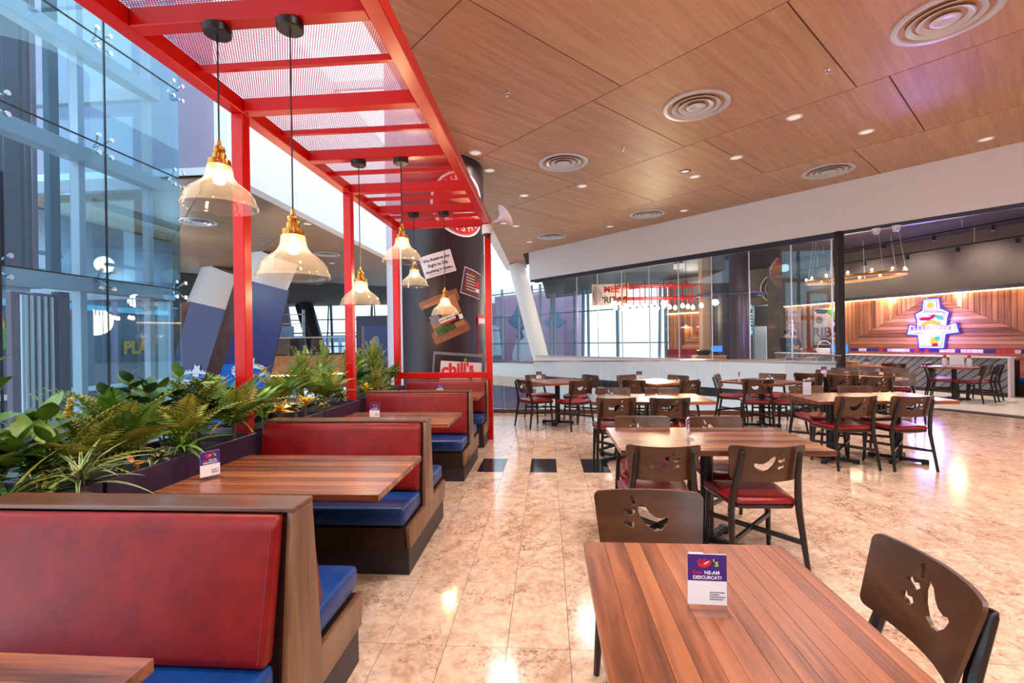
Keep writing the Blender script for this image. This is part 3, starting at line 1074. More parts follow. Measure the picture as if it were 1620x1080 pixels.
for sy in (-1, 1):
    for sz in (-1, 1):
        spider.tube([(-.2, 0, 0), (-.12, sy * .03, sz * .03), (-.03, sy * .1, sz * .13)], .013, 6)
        spider.lathe([(.0, 0), (.033, 0), (.033, .02), (0, .02)], 12)
        # turn the disc to face +X and move it
        for v in spider.bm.verts[-48:]:
            c = v.co.copy()
            v.co = Vector((c.z - .03 + .022, c.x + sy * .1, c.y + sz * .13))
sp_me = spider.mesh('spider_fitting', 'chrome', 0.5)
for y in YS[1:]:
    for z in ZS[1:]:
        obj('spider_fitting', sp_me, lift, (GX, y, z))
# machinery inside the shaft
for nm, mt, lo, hi in (('guide_rail', 'dark_steel', (-8.4, 6.45, 2.5), (-8.1, 6.68, 8.4)), ('guide_rail', 'dark_steel', (-8.3, 6.74, 2.5), (-8.1, 6.80, 8.4)), ('guide_rail', 'plum_steel', (-8.3, 6.84, 2.5), (-8.1, 6.93, 8.4)),
                       ('door_panel', 'plum_steel', (-8.3, 6.60, -.2), (-8.2, 6.82, 2.35)), ('door_panel', 'plum_steel', (-8.26, 6.84, -.2), (-8.12, 7.16, 2.35)), ('door_panel', 'dark_steel', (-8.2, 7.18, -4.4), (-8.05, 7.36, 2.4)),
                       ('cable_chain', 'teal', (-7.5, 6.49, 2.4), (-7.4, 6.65, 7.4)), ('counterweight_frame', 'dark_steel', (-8.7, 5.4, 2.5), (-8.5, 6.3, 7.8)),
                       ('cross_rail', 'steel', (-8.4, 4.2, 3.02), (-8.3, 7.5, 3.08)), ('cross_rail', 'steel', (-8.4, 4.2, 2.72), (-8.3, 7.5, 2.78))):
    MB().box(lo, hi, .01).build(nm, mt, lift)
for k in range(3):
    MB().tube([(-7.6 - k * .05, 5.3 + k * .12, -4.4), (-7.6 - k * .05, 5.3 + k * .12, 8.4)], .012, 6).build('cable', 'dark_steel', lift)
MB().tube([(-7.0, 6.50, -4.4), (-7.0, 6.50, 8.4)], .06, 16).build('reflection_tube', 'steel', lift)  # pale tube added to imitate a reflection streak on the curved glass
for y in (6.64, 6.70, 6.78, 6.88, 6.98, 7.08):
    MB().box((-8.1, y, .0), (-8.07, y + .03, 2.3)).build('door_rib', 'alu', lift)

# ================================================================== BALUSTRADE
ba = thing('balustrade', 'long clear glass balustrade with steel handrail at the edge of the hall', 'balustrade')
def rail(a, b, npan, t):
    a, b = Vector(a), Vector(b)
    d = (b - a) / npan
    for k in range(npan):
        p, q = a + d * (k + .008), a + d * (k + .992)
        MB().bar((p.x, p.y, .55), (q.x, q.y, .55), 0.016, 0.94).build('glass_pane', 'glass', t, smooth=0)
    MB().bar((a.x, a.y, 1.045), (b.x, b.y, 1.045), .05, .035, .006).build('handrail', 'chrome', t)
    MB().bar((a.x, a.y, .04), (b.x, b.y, .04), .07, .08).build('base_shoe', 'booth_cap', t, smooth=0)
rail((-1.2, 9.58, 0), (4.42, 9.16, 0), 5, ba)
bb = thing('balustrade', 'short glass balustrade running back to the black post', 'balustrade')
rail((4.46, 9.2, 0), (6.5, 10.93, 0), 2, bb)

# ================================================================== GRAPHIC PILLAR
PC, PR = Vector((-2.17, 9.14, 0)), 0.95
PE = Vector((2.17, -9.14, 0)).normalized()
PRt = Vector((-PE.y, PE.x, 0))
pil = thing('pillar', 'big round pillar wrapped in dark graphics behind the last booth', 'pillar', (0, 0, 0))
MB().lathe([(PR, -4.5), (PR, 7.5)], 64, (PC.x, PC.y, 0)).build('shaft', 'pillar', pil, smooth=0.9)


def wrapped(me, t0, s0=0.0, z0=0.0, ang=0.0):
    """bend a flat mesh (x=s, y=z, z=thickness) onto the pillar"""
    ca, sa = math.cos(ang), math.sin(ang)
    for v in me.vertices:
        x, y = v.co.x * ca - v.co.y * sa + s0, v.co.x * sa + v.co.y * ca + z0
        a = x / PR
        d = PE * math.cos(a) + PRt * math.sin(a)
        p = PC + d * (PR + t0 + v.co.z)
        v.co = (p.x, p.y, y)
    return me


def wpoly(nm, pts, mt, lay, s0=0, z0=0, ang=0.0, parent=None):
    xs = [p[0] for p in pts]
    me = curve_mesh([pts], 0.0, [min(xs) + (max(xs) - min(xs)) * k / 12 for k in range(1, 12)] if max(xs) - min(xs) > .1 else ())
    return obj(nm, fin(wrapped(me, .006 + lay * .004, s0, z0, ang), mt, 0.9), parent or pil)


def wtext(nm, body, size, mt, lay, s0, z0, ang=0.0, bold=.0, parent=None):
    me = text_mesh(body, size, 0.0, bold)
    return obj(nm, fin(wrapped(cut_mesh(me, [k * .08 for k in range(-8, 9)]), .006 + lay * .004, s0, z0, ang), mt), parent or pil)


n = 40
mb = MB()
for k in range(n):
    a0, a1 = R(-40) + R(150) * k / n, R(-40) + R(150) * (k + 1) / n
    q = []
    for a, z in ((a0, -.2), (a1, -.2), (a1, 4.885), (a0, 4.885)):
        p = PC + (PE * math.cos(a) + PRt * math.sin(a)) * (PR + .004)
        q.append((p.x, p.y, z))
    mb.poly(q)
bmesh.ops.remove_doubles(mb.bm, verts=mb.bm.verts, dist=1e-4)
mb.build('graphic_wrap', 'wrap', pil, smooth=1.0)
# round burger emblem
EZ, ES = 3.98, R(31) * PR
def ring_pts(r0, r1, n=48):
    return None
em = obj('emblem', fin(wrapped(curve_mesh([circle(0, 0, .60, 56)], 0, [-.5 + k * .1 for k in range(11)]), .010, ES, EZ), 'ink_white', .9), pil)
obj('red_disc', fin(wrapped(curve_mesh([circle(0, 0, .555, 56)], 0, [-.5 + k * .1 for k in range(11)]), .014, ES, EZ), 'ink_red', .9), em)
def arc_text(body, r, a_mid, step, size, flip):
    for i, ch in enumerate(body):
        if ch == ' ':
            continue
        k = i - (len(body) - 1) / 2
        a = a_mid + (-k if not flip else k) * step
        rot = a - PI / 2 if not flip else a + PI / 2
        wtext('letter', ch, size, 'ink_pink', 3, ES + r * math.cos(a), EZ + r * math.sin(a), rot, .006, em)
arc_text('THE', .43, R(112), R(24), .2, False)
arc_text('SMASHER', .44, R(-90), R(21), .19, True)
wpoly('bun', [(-.3, .05)] + [(.3 * math.cos(a), .07 + .2 * math.sin(a)) for a in [PI - PI * k / 14 for k in range(15)]] + [(.3, .05)], 'ink_tan', 3, ES + .06, EZ, 0, em)
wpoly('patty', [(-.32, -.1), (.3, -.1), (.33, -.03), (.3, .02), (-.32, .02), (-.35, -.04)], 'ink_brown', 3, ES + .04, EZ, 0, em)
wpoly('cheese', [(-.31, .05), (.32, .05), (.36, -.02), (.22, -.0), (.14, -.07), (.04, .0), (-.3, .02)], 'ink_tan', 4, ES + .05, EZ, 0, em)
wpoly('lower_bun', [(-.3, -.11), (.3, -.11), (.24, -.2), (-.24, -.2)], 'ink_pink', 3, ES + .04, EZ, 0, em)
wpoly('pepper_top', [(0, -.08), (.05, -.02), (.1, -.03), (.07, .04), (.1, .1), (.02, .08), (-.02, .13), (-.03, .05), (-.09, .03), (-.03, 0)], 'ink_green', 4, ES + .37, EZ + .2, 0, em)
# white notice
NS, NZ, NA = R(2) * PR, 2.86, R(17)
nt = wpoly('notice', [(-.29, -.2), (.29, -.2), (.29, .2), (-.29, .2)], 'paper', 1, NS, NZ, NA)
for k, (tx, sz) in enumerate((('We Reserve the', .072), ('Right to Dip', .072), ('Anything in Queso.', .064))):
    o = .10 - k * .1
    wtext('lettering', tx, sz, 'ink', 2, NS - o * math.sin(NA), NZ + o * math.cos(NA), NA, .002, nt)
wtext('lettering', "Good Food. By Management", .035, 'ink_grey', 2, NS + .15 * math.sin(NA), NZ - .16 * math.cos(NA), NA, 0, nt)
# brick framed poster with number plates
BS, BZ, BA = R(10) * PR, 1.93, R(22)
bp = wpoly('brick_poster', [(-.37, -.4), (.37, -.4), (.37, .4), (-.37, .4)], 'brickprint', 1, BS, BZ, BA)
def on(nm, pts, mt, lay, dx, dz, da=0):
    return wpoly(nm, pts, mt, lay, BS + dx * math.cos(BA) - dz * math.sin(BA), BZ + dx * math.sin(BA) + dz * math.cos(BA), BA + da, bp)
def rect(w, h):
    return [(-w / 2, -h / 2), (w / 2, -h / 2), (w / 2, h / 2), (-w / 2, h / 2)]
on('picture', rect(.6, .58), 'ink_tan', 2, 0, .03)
on('dark_stripe', rect(.26, .24), 'ink_black', 3, -.2, .14)
on('green_patch', rect(.36, .17), 'leaf_b', 3, -.1, -.19, .1)
on('black_patch', rect(.3, .13), 'ink_black', 3, .16, -.1)
on('white_card', rect(.16, .18), 'ink_grey', 4, -.2, .02, .2)
on('number_plate', rect(.3, .11), 'ink_white', 4, 0, -.06)
on('red_bar', rect(.3, .035), 'ink_red', 5, 0, -.1)
on('dice', rect(.08, .09), 'ink_white', 4, .25, -.1)
wtext('lettering', 'NEW MEXICO', .045, 'ink', 5, BS + .045 * math.sin(BA), BZ - .045 * math.cos(BA), BA, .001, bp)
# menu board at the right edge
MS, MZ, MA = R(44) * PR, 2.55, R(-12)
mn = wpoly('menu_board', rect(.5, .5), 'ink_pink', 1, MS, MZ, MA)
wpoly('menu_face', rect(.47, .46), 'ink_purple', 2, MS, MZ, MA, mn)
wpoly('menu_face_inner', rect(.42, .41), 'ink_brown', 3, MS, MZ, MA, mn)
for k in range(6):
    wpoly('menu_line', rect(.22, .018), 'ink_pink', 4, MS - .06, MZ + .14 - k * .055, MA, mn)
wpoly('menu_picture', rect(.12, .1), 'ink_red', 4, MS + .12, MZ - .02, MA, mn)
wpoly('menu_picture', rect(.12, .07), 'ink_white', 4, MS + .12, MZ - .13, MA, mn)
# red ticket
tk = wpoly('ticket', rect(.36, .75), 'ink_red', 1, R(62) * PR, 1.6, 0)
wpoly('ticket_face', rect(.32, .71), 'wrap', 2, R(62) * PR, 1.6, 0, tk)
wpoly('ticket_head', rect(.36, .2), 'ink_red', 3, R(62) * PR, 1.88, 0, tk)
wpoly('ticket_label', rect(.3, .1), 'ink_white', 4, R(62) * PR, 1.86, 0, tk)
# sign with red lettering near the foot
CS, CZ, CA = R(28) * PR, 0.93, R(-5)
cs = wpoly('shop_sign', rect(1.12, .66), 'ink_grey', 1, CS, CZ, CA)
wpoly('sign_face', rect(1.06, .6), 'wrap', 2, CS, CZ - .02, CA, cs)
wpoly('sign_panel', rect(.92, .5), 'paper', 3, CS + .03, CZ - .08, CA, cs)
wtext('lettering', "chili's", .3, 'ink_red', 4, CS - .08, CZ + .04, CA + R(6), .012, cs)
wpoly('cup_print', [(-.1, .1), (.1, .1), (.07, -.12), (-.07, -.12)], 'ink_pink', 4, CS + .34, CZ - .1, CA, cs)
wpoly('blue_print', rect(.1, .2), 'ink_purple', 4, CS + .16, CZ - .12, CA, cs)
wpoly('leaf_print', [(0, -.03), (.05, 0), (.03, .05), (-.02, .03)], 'ink_green', 5, CS + .03, CZ + .2, CA, cs)

# ================================================================== RED PERGOLA
PX0, PX1, PZ = -2.28, -0.87, 3.2
pg = thing('pergola', 'red steel pergola with perforated roof over the booth row', 'pergola')
for x in (PX0, PX1):
    MB().box((x - .05, 0.2, PZ), (x + .05, 7.05, PZ + .11), .006).build('side_beam', 'red_metal', pg)
main = [0.5, 1.45, 2.42, 3.37, 4.33, 5.29, 6.17, 7.0]
for k, y in enumerate(main):
    MB().box((PX0 + .05, y - .045, PZ + .005), (PX1 - .05, y + .045, PZ + .105), .005).build('cross_beam', 'red_metal', pg)
    if k < len(main) - 1:
        ym = (y + main[k + 1]) / 2
        MB().box((PX0 + .05, ym - .016, PZ + .05), (PX1 - .05, ym + .016, PZ + .09)).build('thin_bar', 'red_metal', pg, smooth=0)
        MB().poly([(PX0 + .05, y, PZ + .108), (PX1 - .05, y, PZ + .108), (PX1 - .05, main[k + 1], PZ + .108), (PX0 + .05, main[k + 1], PZ + .108)]).build('perforated_sheet', 'perf', pg, smooth=0)
for x, y in ((PX0, 1.45), (PX0, 3.37), (PX0, 5.29), (PX0, 7.0), (PX1, 7.0)):
    MB().box((x - .045, y - .045, 0), (x + .045, y + .045, PZ), .005).build('post', 'red_metal', pg)
MB().box((PX0 + .045, 6.97, .92), (PX1 - .045, 7.03, 1.01), .005).build('low_rail', 'red_metal', pg)
for y, x0 in ((2.5, -1.85), (4.41, -1.6)):
    MB().box((x0, y, PZ + .11), (PX1 - .1, y + .05, PZ + .14)).build('conduit', 'red_metal', pg, smooth=0)

# camera and dish lamp on the far corner
sc_ = thing('security_camera', 'white dome security camera on the far right corner of the red pergola', 'camera', (-0.86, 6.9, 3.06))
MB().lathe([(0, .13), (.075, .13), (.085, .06), (.08, .0), (0, 0)], 20).build('housing', 'white_gloss', sc_)
MB().lathe([(.0, -.055), (.03, -.05), (.052, -.025), (.06, 0)], 18).build('dome', 'black', sc_)
dl = thing('flood_lamp', 'pale pink round dish lamp behind the pergola corner', 'lamp', (-0.70, 7.05, 3.3))
MB().lathe([(0, 0), (.03, 0), (.05, .05), (.12, .1), (.17, .12), (.18, .13), (.165, .13), (.05, .07), (0, .06)], 20).build('dish', 'pillar', dl, rot=(0, R(55), R(20)))
MB().bar((-.17, -.03, -.06), (0, 0, 0), .03).build('bracket', 'white_gloss', dl)

# ================================================================== PENDANT LAMPS
SH = [(.055, .0), (.062, -.02), (.066, -.055), (.072, -.075), (.088, -.098), (.115, -.118), (.148, -.145), (.168, -.175), (.176, -.205), (.180, -.212), (.186, -.222), (.187, -.234), (.180, -.236)]
def pendant(loc_x, y, rim_z, label):
    top = 3.155
    t = thing('pendant_lamp', label, 'lamp', (loc_x, y, top))
    hz = rim_z + .236 - top
    MB().lathe([(0, 0.045), (.065, .045), (.07, .04), (.07, .005), (.065, 0), (0, 0)], 24).build('canopy', 'black', t)
    MB().tube([(0, 0, 0), (0, 0, hz + .12)], .0045, 6).build('cord', 'black', t)
    MB().lathe([(0, .13), (.008, .13), (.012, .10), (.026, .09), (.03, .075), (.026, .06), (.032, .055), (.035, .025), (.055, .02), (.058, .0), (.058, -.012), (0, -.012)], 20, (0, 0, hz)).build('brass_socket', 'brass', t)
    sh = MB().lathe(SH, 36, (0, 0, hz)).build('glass_shade', 'lampglass', t, smooth=1.2)
    MB().lathe([(0, -.02), (.014, -.022), (.018, -.04), (.03, -.065), (.032, -.085), (.022, -.105), (0, -.112)], 14, (0, 0, hz)).build('bulb', 'bulb', t)
    light('pendant_light', 'POINT', (0, 0, hz - .13), 14, (1, .78, .5), .035, parent=t)
    return t
XP = (-1.76, -1.35)
pendant(XP[0], 2.42, 2.22, 'nearest clear glass pendant lamp, the higher of the first pair')
pendant(XP[1], 2.42, 1.83, 'largest low glass pendant lamp, right of the nearest one')
pendant(XP[0], 4.33, 1.83, 'low glass pendant lamp beside the second red post')
pendant(XP[1], 4.33, 2.23, 'higher glass pendant lamp of the middle pair, against the pale pillar side')
pendant(XP[0], 6.17, 2.22, 'small higher glass pendant lamp of the farthest pair, beside the white notice')
pendant(XP[1], 6.17, 1.83, 'smallest low glass pendant lamp in front of the brick poster')

# ================================================================== BOOTH BENCHES
BXL, BXR = -2.10, -0.88
BW = BXR - BXL
def bench(yc, label, single=False):
    t = thing('booth_bench', label, 'bench', (BXR, yc, 0), 0, 'red and blue booth benches')
    sides = (-1,) if single else (-1, 1)
    far = .06 if single else .52
    pro = [(-.5, 0.0), (far - .02, 0), (far, .17), (far, .31), (.125 if not single else .06, .31), (.065, .88), (-.065, .88), (-.125, .31), (-.52, .31), (-.52, .17)]
    MB().prism([(-.495, .165), (far - .02, .165), (far, .31), (.12 if not single else .06, .31), (.064, .893), (-.064, .893), (-.12, .31), (-.52, .31)], 'X', -.025, 0, .002).build('end_panel', 'booth_wood', t)
    MB().prism([(-.49, 0), (far - .03, 0), (far - .03, .165), (-.49, .165)], 'X', -BW + .01, -.012).build('plinth', 'plinth', t, smooth=0)
    MB().prism([(-.515, .165), (far - .005, .165), (far - .005, .305), (.11 if not single else .055, .305), (.055, .87), (-.055, .87), (-.11, .305), (-.515, .305)], 'X', -BW, -.03).build('frame', 'booth_dark', t, smooth=0)
    MB().box((-BW, -.068, .893), (.0, .068, .91), .003).build('cap', 'booth_cap', t)
    for sg in sides:
        q = [(sg * .058, .888), (sg * .092, .892), (sg * .120, .862), (sg * .205, .46), (sg * .195, .435), (sg * .14, .43)]
        if sg > 0:
            q = q[::-1]
        bk = MB().prism(q, 'X', -BW + .01, -.035, .014).build('back_cushion', 'red_vinyl', t, smooth=1.0)
        st = MB()
        st.tube([(-.049, sg * .1225, .853), (-.049, sg * .2055, .46)], .0022, 5)
        st.build('seam', 'stitch', bk, smooth=0)
        x0, x1 = -BW + .01, -.025
        y0, y1 = sorted((sg * .14, sg * .535))
        ct = MB()
        ct.box((x0, y0, .318), (x1, y1, .432), .028, None, 3)
        seat = ct.build('seat_cushion', 'blue_vinyl', t, smooth=1.0)
        ft = y0 if sg < 0 else y1
        pp = MB()
        pp.tube([(x0 + .02, ft - sg * .012, .420), (x1 - .012, ft - sg * .012, .420)], .003, 5)
        pp.tube([(x1 - .010, y0 + .02, .421), (x1 - .010, y1 - .02, .421)], .003, 5)
        pp.build('piping', 'blue_vinyl', seat, smooth=0)
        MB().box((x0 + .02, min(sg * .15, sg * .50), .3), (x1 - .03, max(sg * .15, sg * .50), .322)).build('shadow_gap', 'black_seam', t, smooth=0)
    return t
bench(1.62, 'nearest red and blue double booth bench at the lower left')
bench(3.40, 'second red and blue double booth bench, behind the long booth table with the menu stand')
bench(5.37, 'third red and blue double booth bench from the front')
bench(6.93, 'last booth bench, single sided, under the low red rail', True)

# ================================================================== TABLES
def stave_top(t, x0, x1, y0, y1, z, th, along, n):
    """top glued up from staves, each its own piece"""
    mat = 'walnut_x' if along == 'X' else 'walnut_y'
    W_ = (y1 - y0) if along == 'X' else (x1 - x0)
    ws = [random.uniform(.7, 1.3) for _ in range(n)]
    sc = W_ / sum(ws)
    top = MB().box((x0 + .01, y0 + .01, z - th), (x1 - .01, y1 - .01, z - th + .006)).build('tabletop', mat, t, smooth=0)
    p = 0
    for w in ws:
        a, b = p * sc + .0003, (p + w) * sc - .0003
        if along == 'X':
            lo, hi = (x0, y0 + a, z - th + .006), (x1, y0 + b, z)
        else:
            lo, hi = (x0 + a, y0, z - th + .006), (x0 + b, y1, z)
        MB().box(lo, hi, .0008).build('stave', mat, top, smooth=0)
        p += w


def pedestal(t, x, y, h, arm=.27, rz=R(45), r=.045):
    ca, sa = math.cos(rz), math.sin(rz)
    mb = MB()
    for k in range(2):
        a = rz + k * PI / 2
        d = Vector((math.cos(a), math.sin(a), 0))
        c = Vector((x, y, 0))
        p, q = c - d * arm, c + d * arm
        mb.bar((p.x, p.y, .03), (q.x, q.y, .03), .06, .035, .01)
        for e in (p, q):
            mb.lathe([(0, .0), (.035, 0), (.035, .045), (.028, .052), (0, .052)], 12, (e.x, e.y, 0))
    mb.build('base', 'iron', t)
    MB().lathe([(r * 1.3, .05), (r, .09), (r, h - .03), (r * 1.6, h - .005), (0.0, h - .005)], 16, (x, y, 0)).build('column', 'iron', t)


def booth_table(y0, y1, x0, x1, label, staves):
    t = thing('booth_table', label, 'table', (0, 0, 0))
    if staves:
        stave_top(t, x0, x1, y0, y1, .752, .038, 'X', staves)
    else:
        MB().box((x0, y0, .714), (x1, y1, .752), .003).build('tabletop', 'walnut_x', t)
    pedestal(t, (x0 + x1) / 2, (y0 + y1) / 2, .716, .2)
    return t
booth_table(.32, 1.02, -1.95, -.92, 'wooden booth table corner at the bottom left edge', 9)
booth_table(2.17, 2.93, -1.96, -.81, 'long wooden booth table between the first and second benches', 10)
booth_table(4.06, 4.77, -2.0, -.88, 'wooden booth table between the second and third benches', 9)
booth_table(5.98, 6.66, -2.0, -.90, 'small far wooden booth table between the third and last benches', 0)

t = thing('dining_table', 'large walnut dining table with wide staves in the foreground', 'table', (0, 0, 0))
stave_top(t, .12, .80, .48, 1.69, .752, .038, 'Y', 13)
pedestal(t, .46, 1.08, .716, .26)
TIP = {}
def table(x, y, sx, sy, rz, label, group=None, cols=((0, 0),), staves=0):
    t = thing('dining_table', label, 'table', (x, y, 0), rz, group)
    if staves:
        stave_top(t, -sx / 2, sx / 2, -sy / 2, sy / 2, .752, .038, 'X', staves)
    else:
        MB().box((-sx / 2, -sy / 2, .714), (sx / 2, sy / 2, .752), .003).build('tabletop', 'walnut_x', t)
    for cx, cy in cols:
        pedestal(t, cx, cy, .716, .25)
    return t
table(1.14, 3.49, 1.34, .8, 0, 'walnut dining table behind the foreground table, four chairs around it', None, ((-.0, 0),), 9)
T3 = [table(.86, 5.87, .695, .8, 0, 'square wooden table, left half of the pair in front of the glass balustrade'), table(1.56, 5.87, .695, .8, 0, 'square wooden table, right half of the pair in front of the glass balustrade')]
table(.17, 8.35, .84, .84, R(31), 'square wooden table at the far left, nearest the leaning white column')
table(1.85, 8.14, .84, .84, R(31), 'square wooden table by the balustrade, second from the left')
table(3.52, 8.02, .9, .9, R(33), 'square wooden table by the balustrade, third from the left')
table(3.36, 5.86, .74, .82, 0, 'wooden table with a pale menu stand, left half of the right hand pair')
table(4.11, 5.86, .74, .82, 0, 'wooden table, right half of the right hand pair near the bright floor')
table(5.56, 8.52, .74, .78, R(-61), 'wooden table near the black post, right hand one of its row')
table(5.19, 9.17, .74, .78, R(-61), 'wooden table near the black post, left hand one of its row')
table(6.15, 9.72, 1.3, .74, R(-61), 'wooden table by the threshold in front of the restaurant')
table(7.75, 11.95, 1.0, .7, R(-65), 'small orange lit table inside the restaurant by the grey bar front')
table(9.12, 11.25, .95, .76, R(-65), 'restaurant table with ketchup bottles against the grey plank bar')

# ================================================================== CHAIRS
def chair_meshes():
    m = {}
    def leg(pts, rs):
        mb = MB()
        mb.tube(pts, rs, 8)
        return mb.mesh('leg', 'leg', 0.7)
    m['leg'] = [leg([(s * .225, -.275, 0), (s * .205, -.205, .40), (s * .195, -.215, .50), (s * .18, -.245, .62), (s * .170, -.292, .77), (s * .17, -.297, .785)], [.014, .021, .021, .019, .016, .01]) for s in (-1, 1)] + \
               [leg([(s * .215, .215, 0), (s * .2, .185, .40)], [.013, .021]) for s in (-1, 1)]
    # seat outline
    def outline(g):
        w0, w1, d0, d1 = .195 + g, .235 + g, -.215 - g, .235 + g
        pts = []
        for cx, cy, r, a0 in ((w1 - .06, d1 - .05, .06, 0), (-w1 + .06, d1 - .05, .06, 90), (-w0 + .05, d0 + .05, .05, 180), (w0 - .05, d0 + .05, .05, 270)):
            for k in range(4):
                a = R(a0 + 30 * k)
                pts.append((cx + r * math.cos(a), cy + r * math.sin(a)))
        return pts
    mb = MB()
    rings = []
    for g, z in ((-.012, .428), (.0, .436), (.0, .456), (-.014, .468), (-.06, .474), (-.13, .472)):
        rings.append([mb.bm.verts.new((x, y, z + (.010 * abs(x) / .235) - (.02 * max(0, (y - .15)) / .085))) for x, y in outline(g)])
    for a, b in zip(rings, rings[1:]):
        for k in range(len(a)):
            mb.bm.faces.new((a[k], a[(k + 1) % len(a)], b[(k + 1) % len(a)], b[k]))
    mb.bm.faces.new(rings[-1])
    mb.bm.faces.new(rings[0][::-1])
    m['seat'] = mb.mesh('seat', 'red_seat', 1.0, True)
    mb = MB()
    rings = []
    for g, z in ((-.04, .395), (-.005, .408), (.002, .43)):
        rings.append([mb.bm.verts.new((x, y, z + (.010 * abs(x) / .235) - (.02 * max(0, (y - .15)) / .085))) for x, y in outline(g)])
    for a, b in zip(rings, rings[1:]):
        for k in range(len(a)):
            mb.bm.faces.new((a[k], a[(k + 1) % len(a)], b[(k + 1) % len(a)], b[k]))
    mb.bm.faces.new(rings[-1])
    mb.bm.faces.new(rings[0][::-1])
    m['shell'] = mb.mesh('seat_shell', 'shell', 0.8, True)
    m['str'] = [MB().bar((s * .205, .19, .235), (-s * .208, -.235, .215), .022, .03, .003).mesh('stretcher', 'leg', 0.5) for s in (-1, 1)]
    # backrest board with a pepper shaped cut-out
    bz, tz = -.115, .115
    def rc(cx, cy, r, a0):
        return [(cx + r * math.cos(R(a0 + 22.5 * k)), cy + r * math.sin(R(a0 + 22.5 * k))) for k in range(5)]
    out = rc(.243 - .025, tz - .025, .025, 0) + rc(-.243 + .025, tz - .025, .025, 90) + rc(-.222 + .03, bz + .03, .03, 180)
    out += [(x, bz - .008 * (1 - (x / .2) ** 2)) for x in (-.15, -.08, 0, .08, .15)] + rc(.222 - .03, bz + .03, .03, 270)
    body = [(-.088, .000), (-.080, -.016), (-.058, -.030), (-.028, -.034), (.0, -.024), (.022, -.006), (.036, .016), (.036, .030), (.024, .037), (.006, .030), (-.012, .014), (-.034, .003), (-.060, .000), (-.076, .004)]
    body = [(x * 1.08, z * 1.5) for x, z in body]
    s1 = [(.046, .038), (.052, .056), (.060, .066), (.068, .062), (.062, .050), (.056, .036)]
    s2 = [(.048, .016), (.056, .024), (.068, .020), (.078, .028), (.090, .028), (.092, .018), (.082, .014), (.070, .006), (.056, .008)]
    s3 = [(.052, -.018), (.060, -.010), (.072, -.012), (.080, -.004), (.092, -.010), (.090, -.020), (.078, -.022), (.070, -.028), (.058, -.028)]
    s1, s2, s3 = [[(.048 + (x - .046) * 1.25, z * 1.4) for x, z in q_] for q_ in (s1, s2, s3)]
    me = curve_mesh([out, body, s1, s2, s3], .007, [-.2 + .05 * k for k in range(9)])
    for v in me.vertices:
        x, z, d = v.co.x * .935, v.co.y, v.co.z
        dip = .007 * max(0, 1 - (x / .226) ** 2) * (z + .115) / .23
        v.co = (x, -.266 + 1.15 * x * x - .32 * z + d * .9, .705 + z - dip)
    bm = bmesh.new()
    bm.from_mesh(me)
    bmesh.ops.recalc_face_normals(bm, faces=bm.faces)
    bm.to_mesh(me)
    bm.free()
    m['back'] = fin(me, 'ply', 0.5)
    return m
CHM = chair_meshes()
def make_chair(name, label):
    t = thing(name, label, 'chair', (0, 0, 0), 0)
    obj('seat', CHM['seat'], t)
    obj('seat_shell', CHM['shell'], t)
    obj('backrest', CHM['back'], t)
    for l in CHM['leg']:
        obj('leg', l, t)
    for l in CHM['str']:
        obj('stretcher', l, t)
    return t
CH0 = None
def chair(bx, by, face, label, group='wooden chairs with pepper cut-out backs'):
    """bx,by: middle of the backrest top; face: degrees, 0 = facing away from the camera, 90 = facing left"""
    global CH0
    a = R(face)
    f = Vector((-math.sin(a), math.cos(a), 0))
    o = Vector((bx, by, 0)) + f * .25
    if CH0 is None:
        CH0 = make_chair('dining_chair', label)
        CH0['group'] = group
        CH0.location = o
        CH0.rotation_euler = (0, 0, a)
        return CH0
    return clone(CH0, o, a, label, group)
chair(.42, 2.05, 178, 'chair at the far end of the foreground table, its dark backrest facing us')
chair(1.075, 1.43, 84, 'chair at the right edge beside the foreground table, backrest with pepper cut-out close up')
chair(.71, 2.97, -2, 'near left chair at the second table, seen from behind with red seat')
chair(1.335, 2.97, 1, 'near right chair at the second table, seen from behind with splayed legs')
chair(.79, 4.04, 178, 'far left chair at the second table, facing us across the top')
chair(1.37, 4.01, 182, 'far right chair at the second table, facing us beside the menu stand')
chair(.77, 5.37, 0, 'near left chair at the joined pair of square tables in front of the balustrade')
chair(1.36, 5.34, 0, 'near right chair at the joined pair of square tables in front of the balustrade')
chair(.885, 6.43, 180, 'far left chair at the joined pair of square tables before the balustrade')
chair(1.515, 6.39, 180, 'far right chair at the joined pair of square tables before the balustrade')
chair(-.42, 7.93, -52, 'leftmost chair of the hall, at the far left square table')
chair(.55, 7.68, 30, 'near right chair at the far left square table')
chair(-.24, 9.02, -150, 'far left chair at the far left square table, its back to the balustrade')
chair(.80, 8.82, 124, 'far right chair at the far left square table, its back to the balustrade')
chair(1.38, 7.71, -46, 'near left chair at the second square table by the balustrade')
chair(2.26, 7.62, 34, 'near right chair at the second square table by the balustrade')
chair(1.44, 8.76, -148, 'far left chair at the second square table by the balustrade')
chair(2.33, 8.56, 126, 'far right chair at the second square table by the balustrade')
chair(3.02, 8.62, -118, 'chair on the left side of the third square table, turned to the right')
chair(3.28, 7.60, -18, 'near chair at the third square table, seen from behind with glossy red seat')
chair(4.05, 8.78, 140, 'far chair at the third square table, its back against the balustrade')
chair(4.02, 7.55, 52, 'chair at the right side of the third square table, half hidden by a white stand')
chair(3.42, 6.52, 184, 'far left chair with a purple sheen at the right hand pair of tables')
chair(3.99, 6.44, 184, 'far right chair with a purple sheen at the right hand pair of tables')
chair(3.37, 5.39, 3, 'near left chair at the right hand pair of tables, seen from behind')
chair(3.94, 5.37, 2, 'near right chair at the right hand pair of tables, beside the bright floor')
chair(4.68, 8.80, -31, 'left chair of the near row before the black post')
chair(4.97, 8.31, -31, 'middle chair of the near row before the black post')
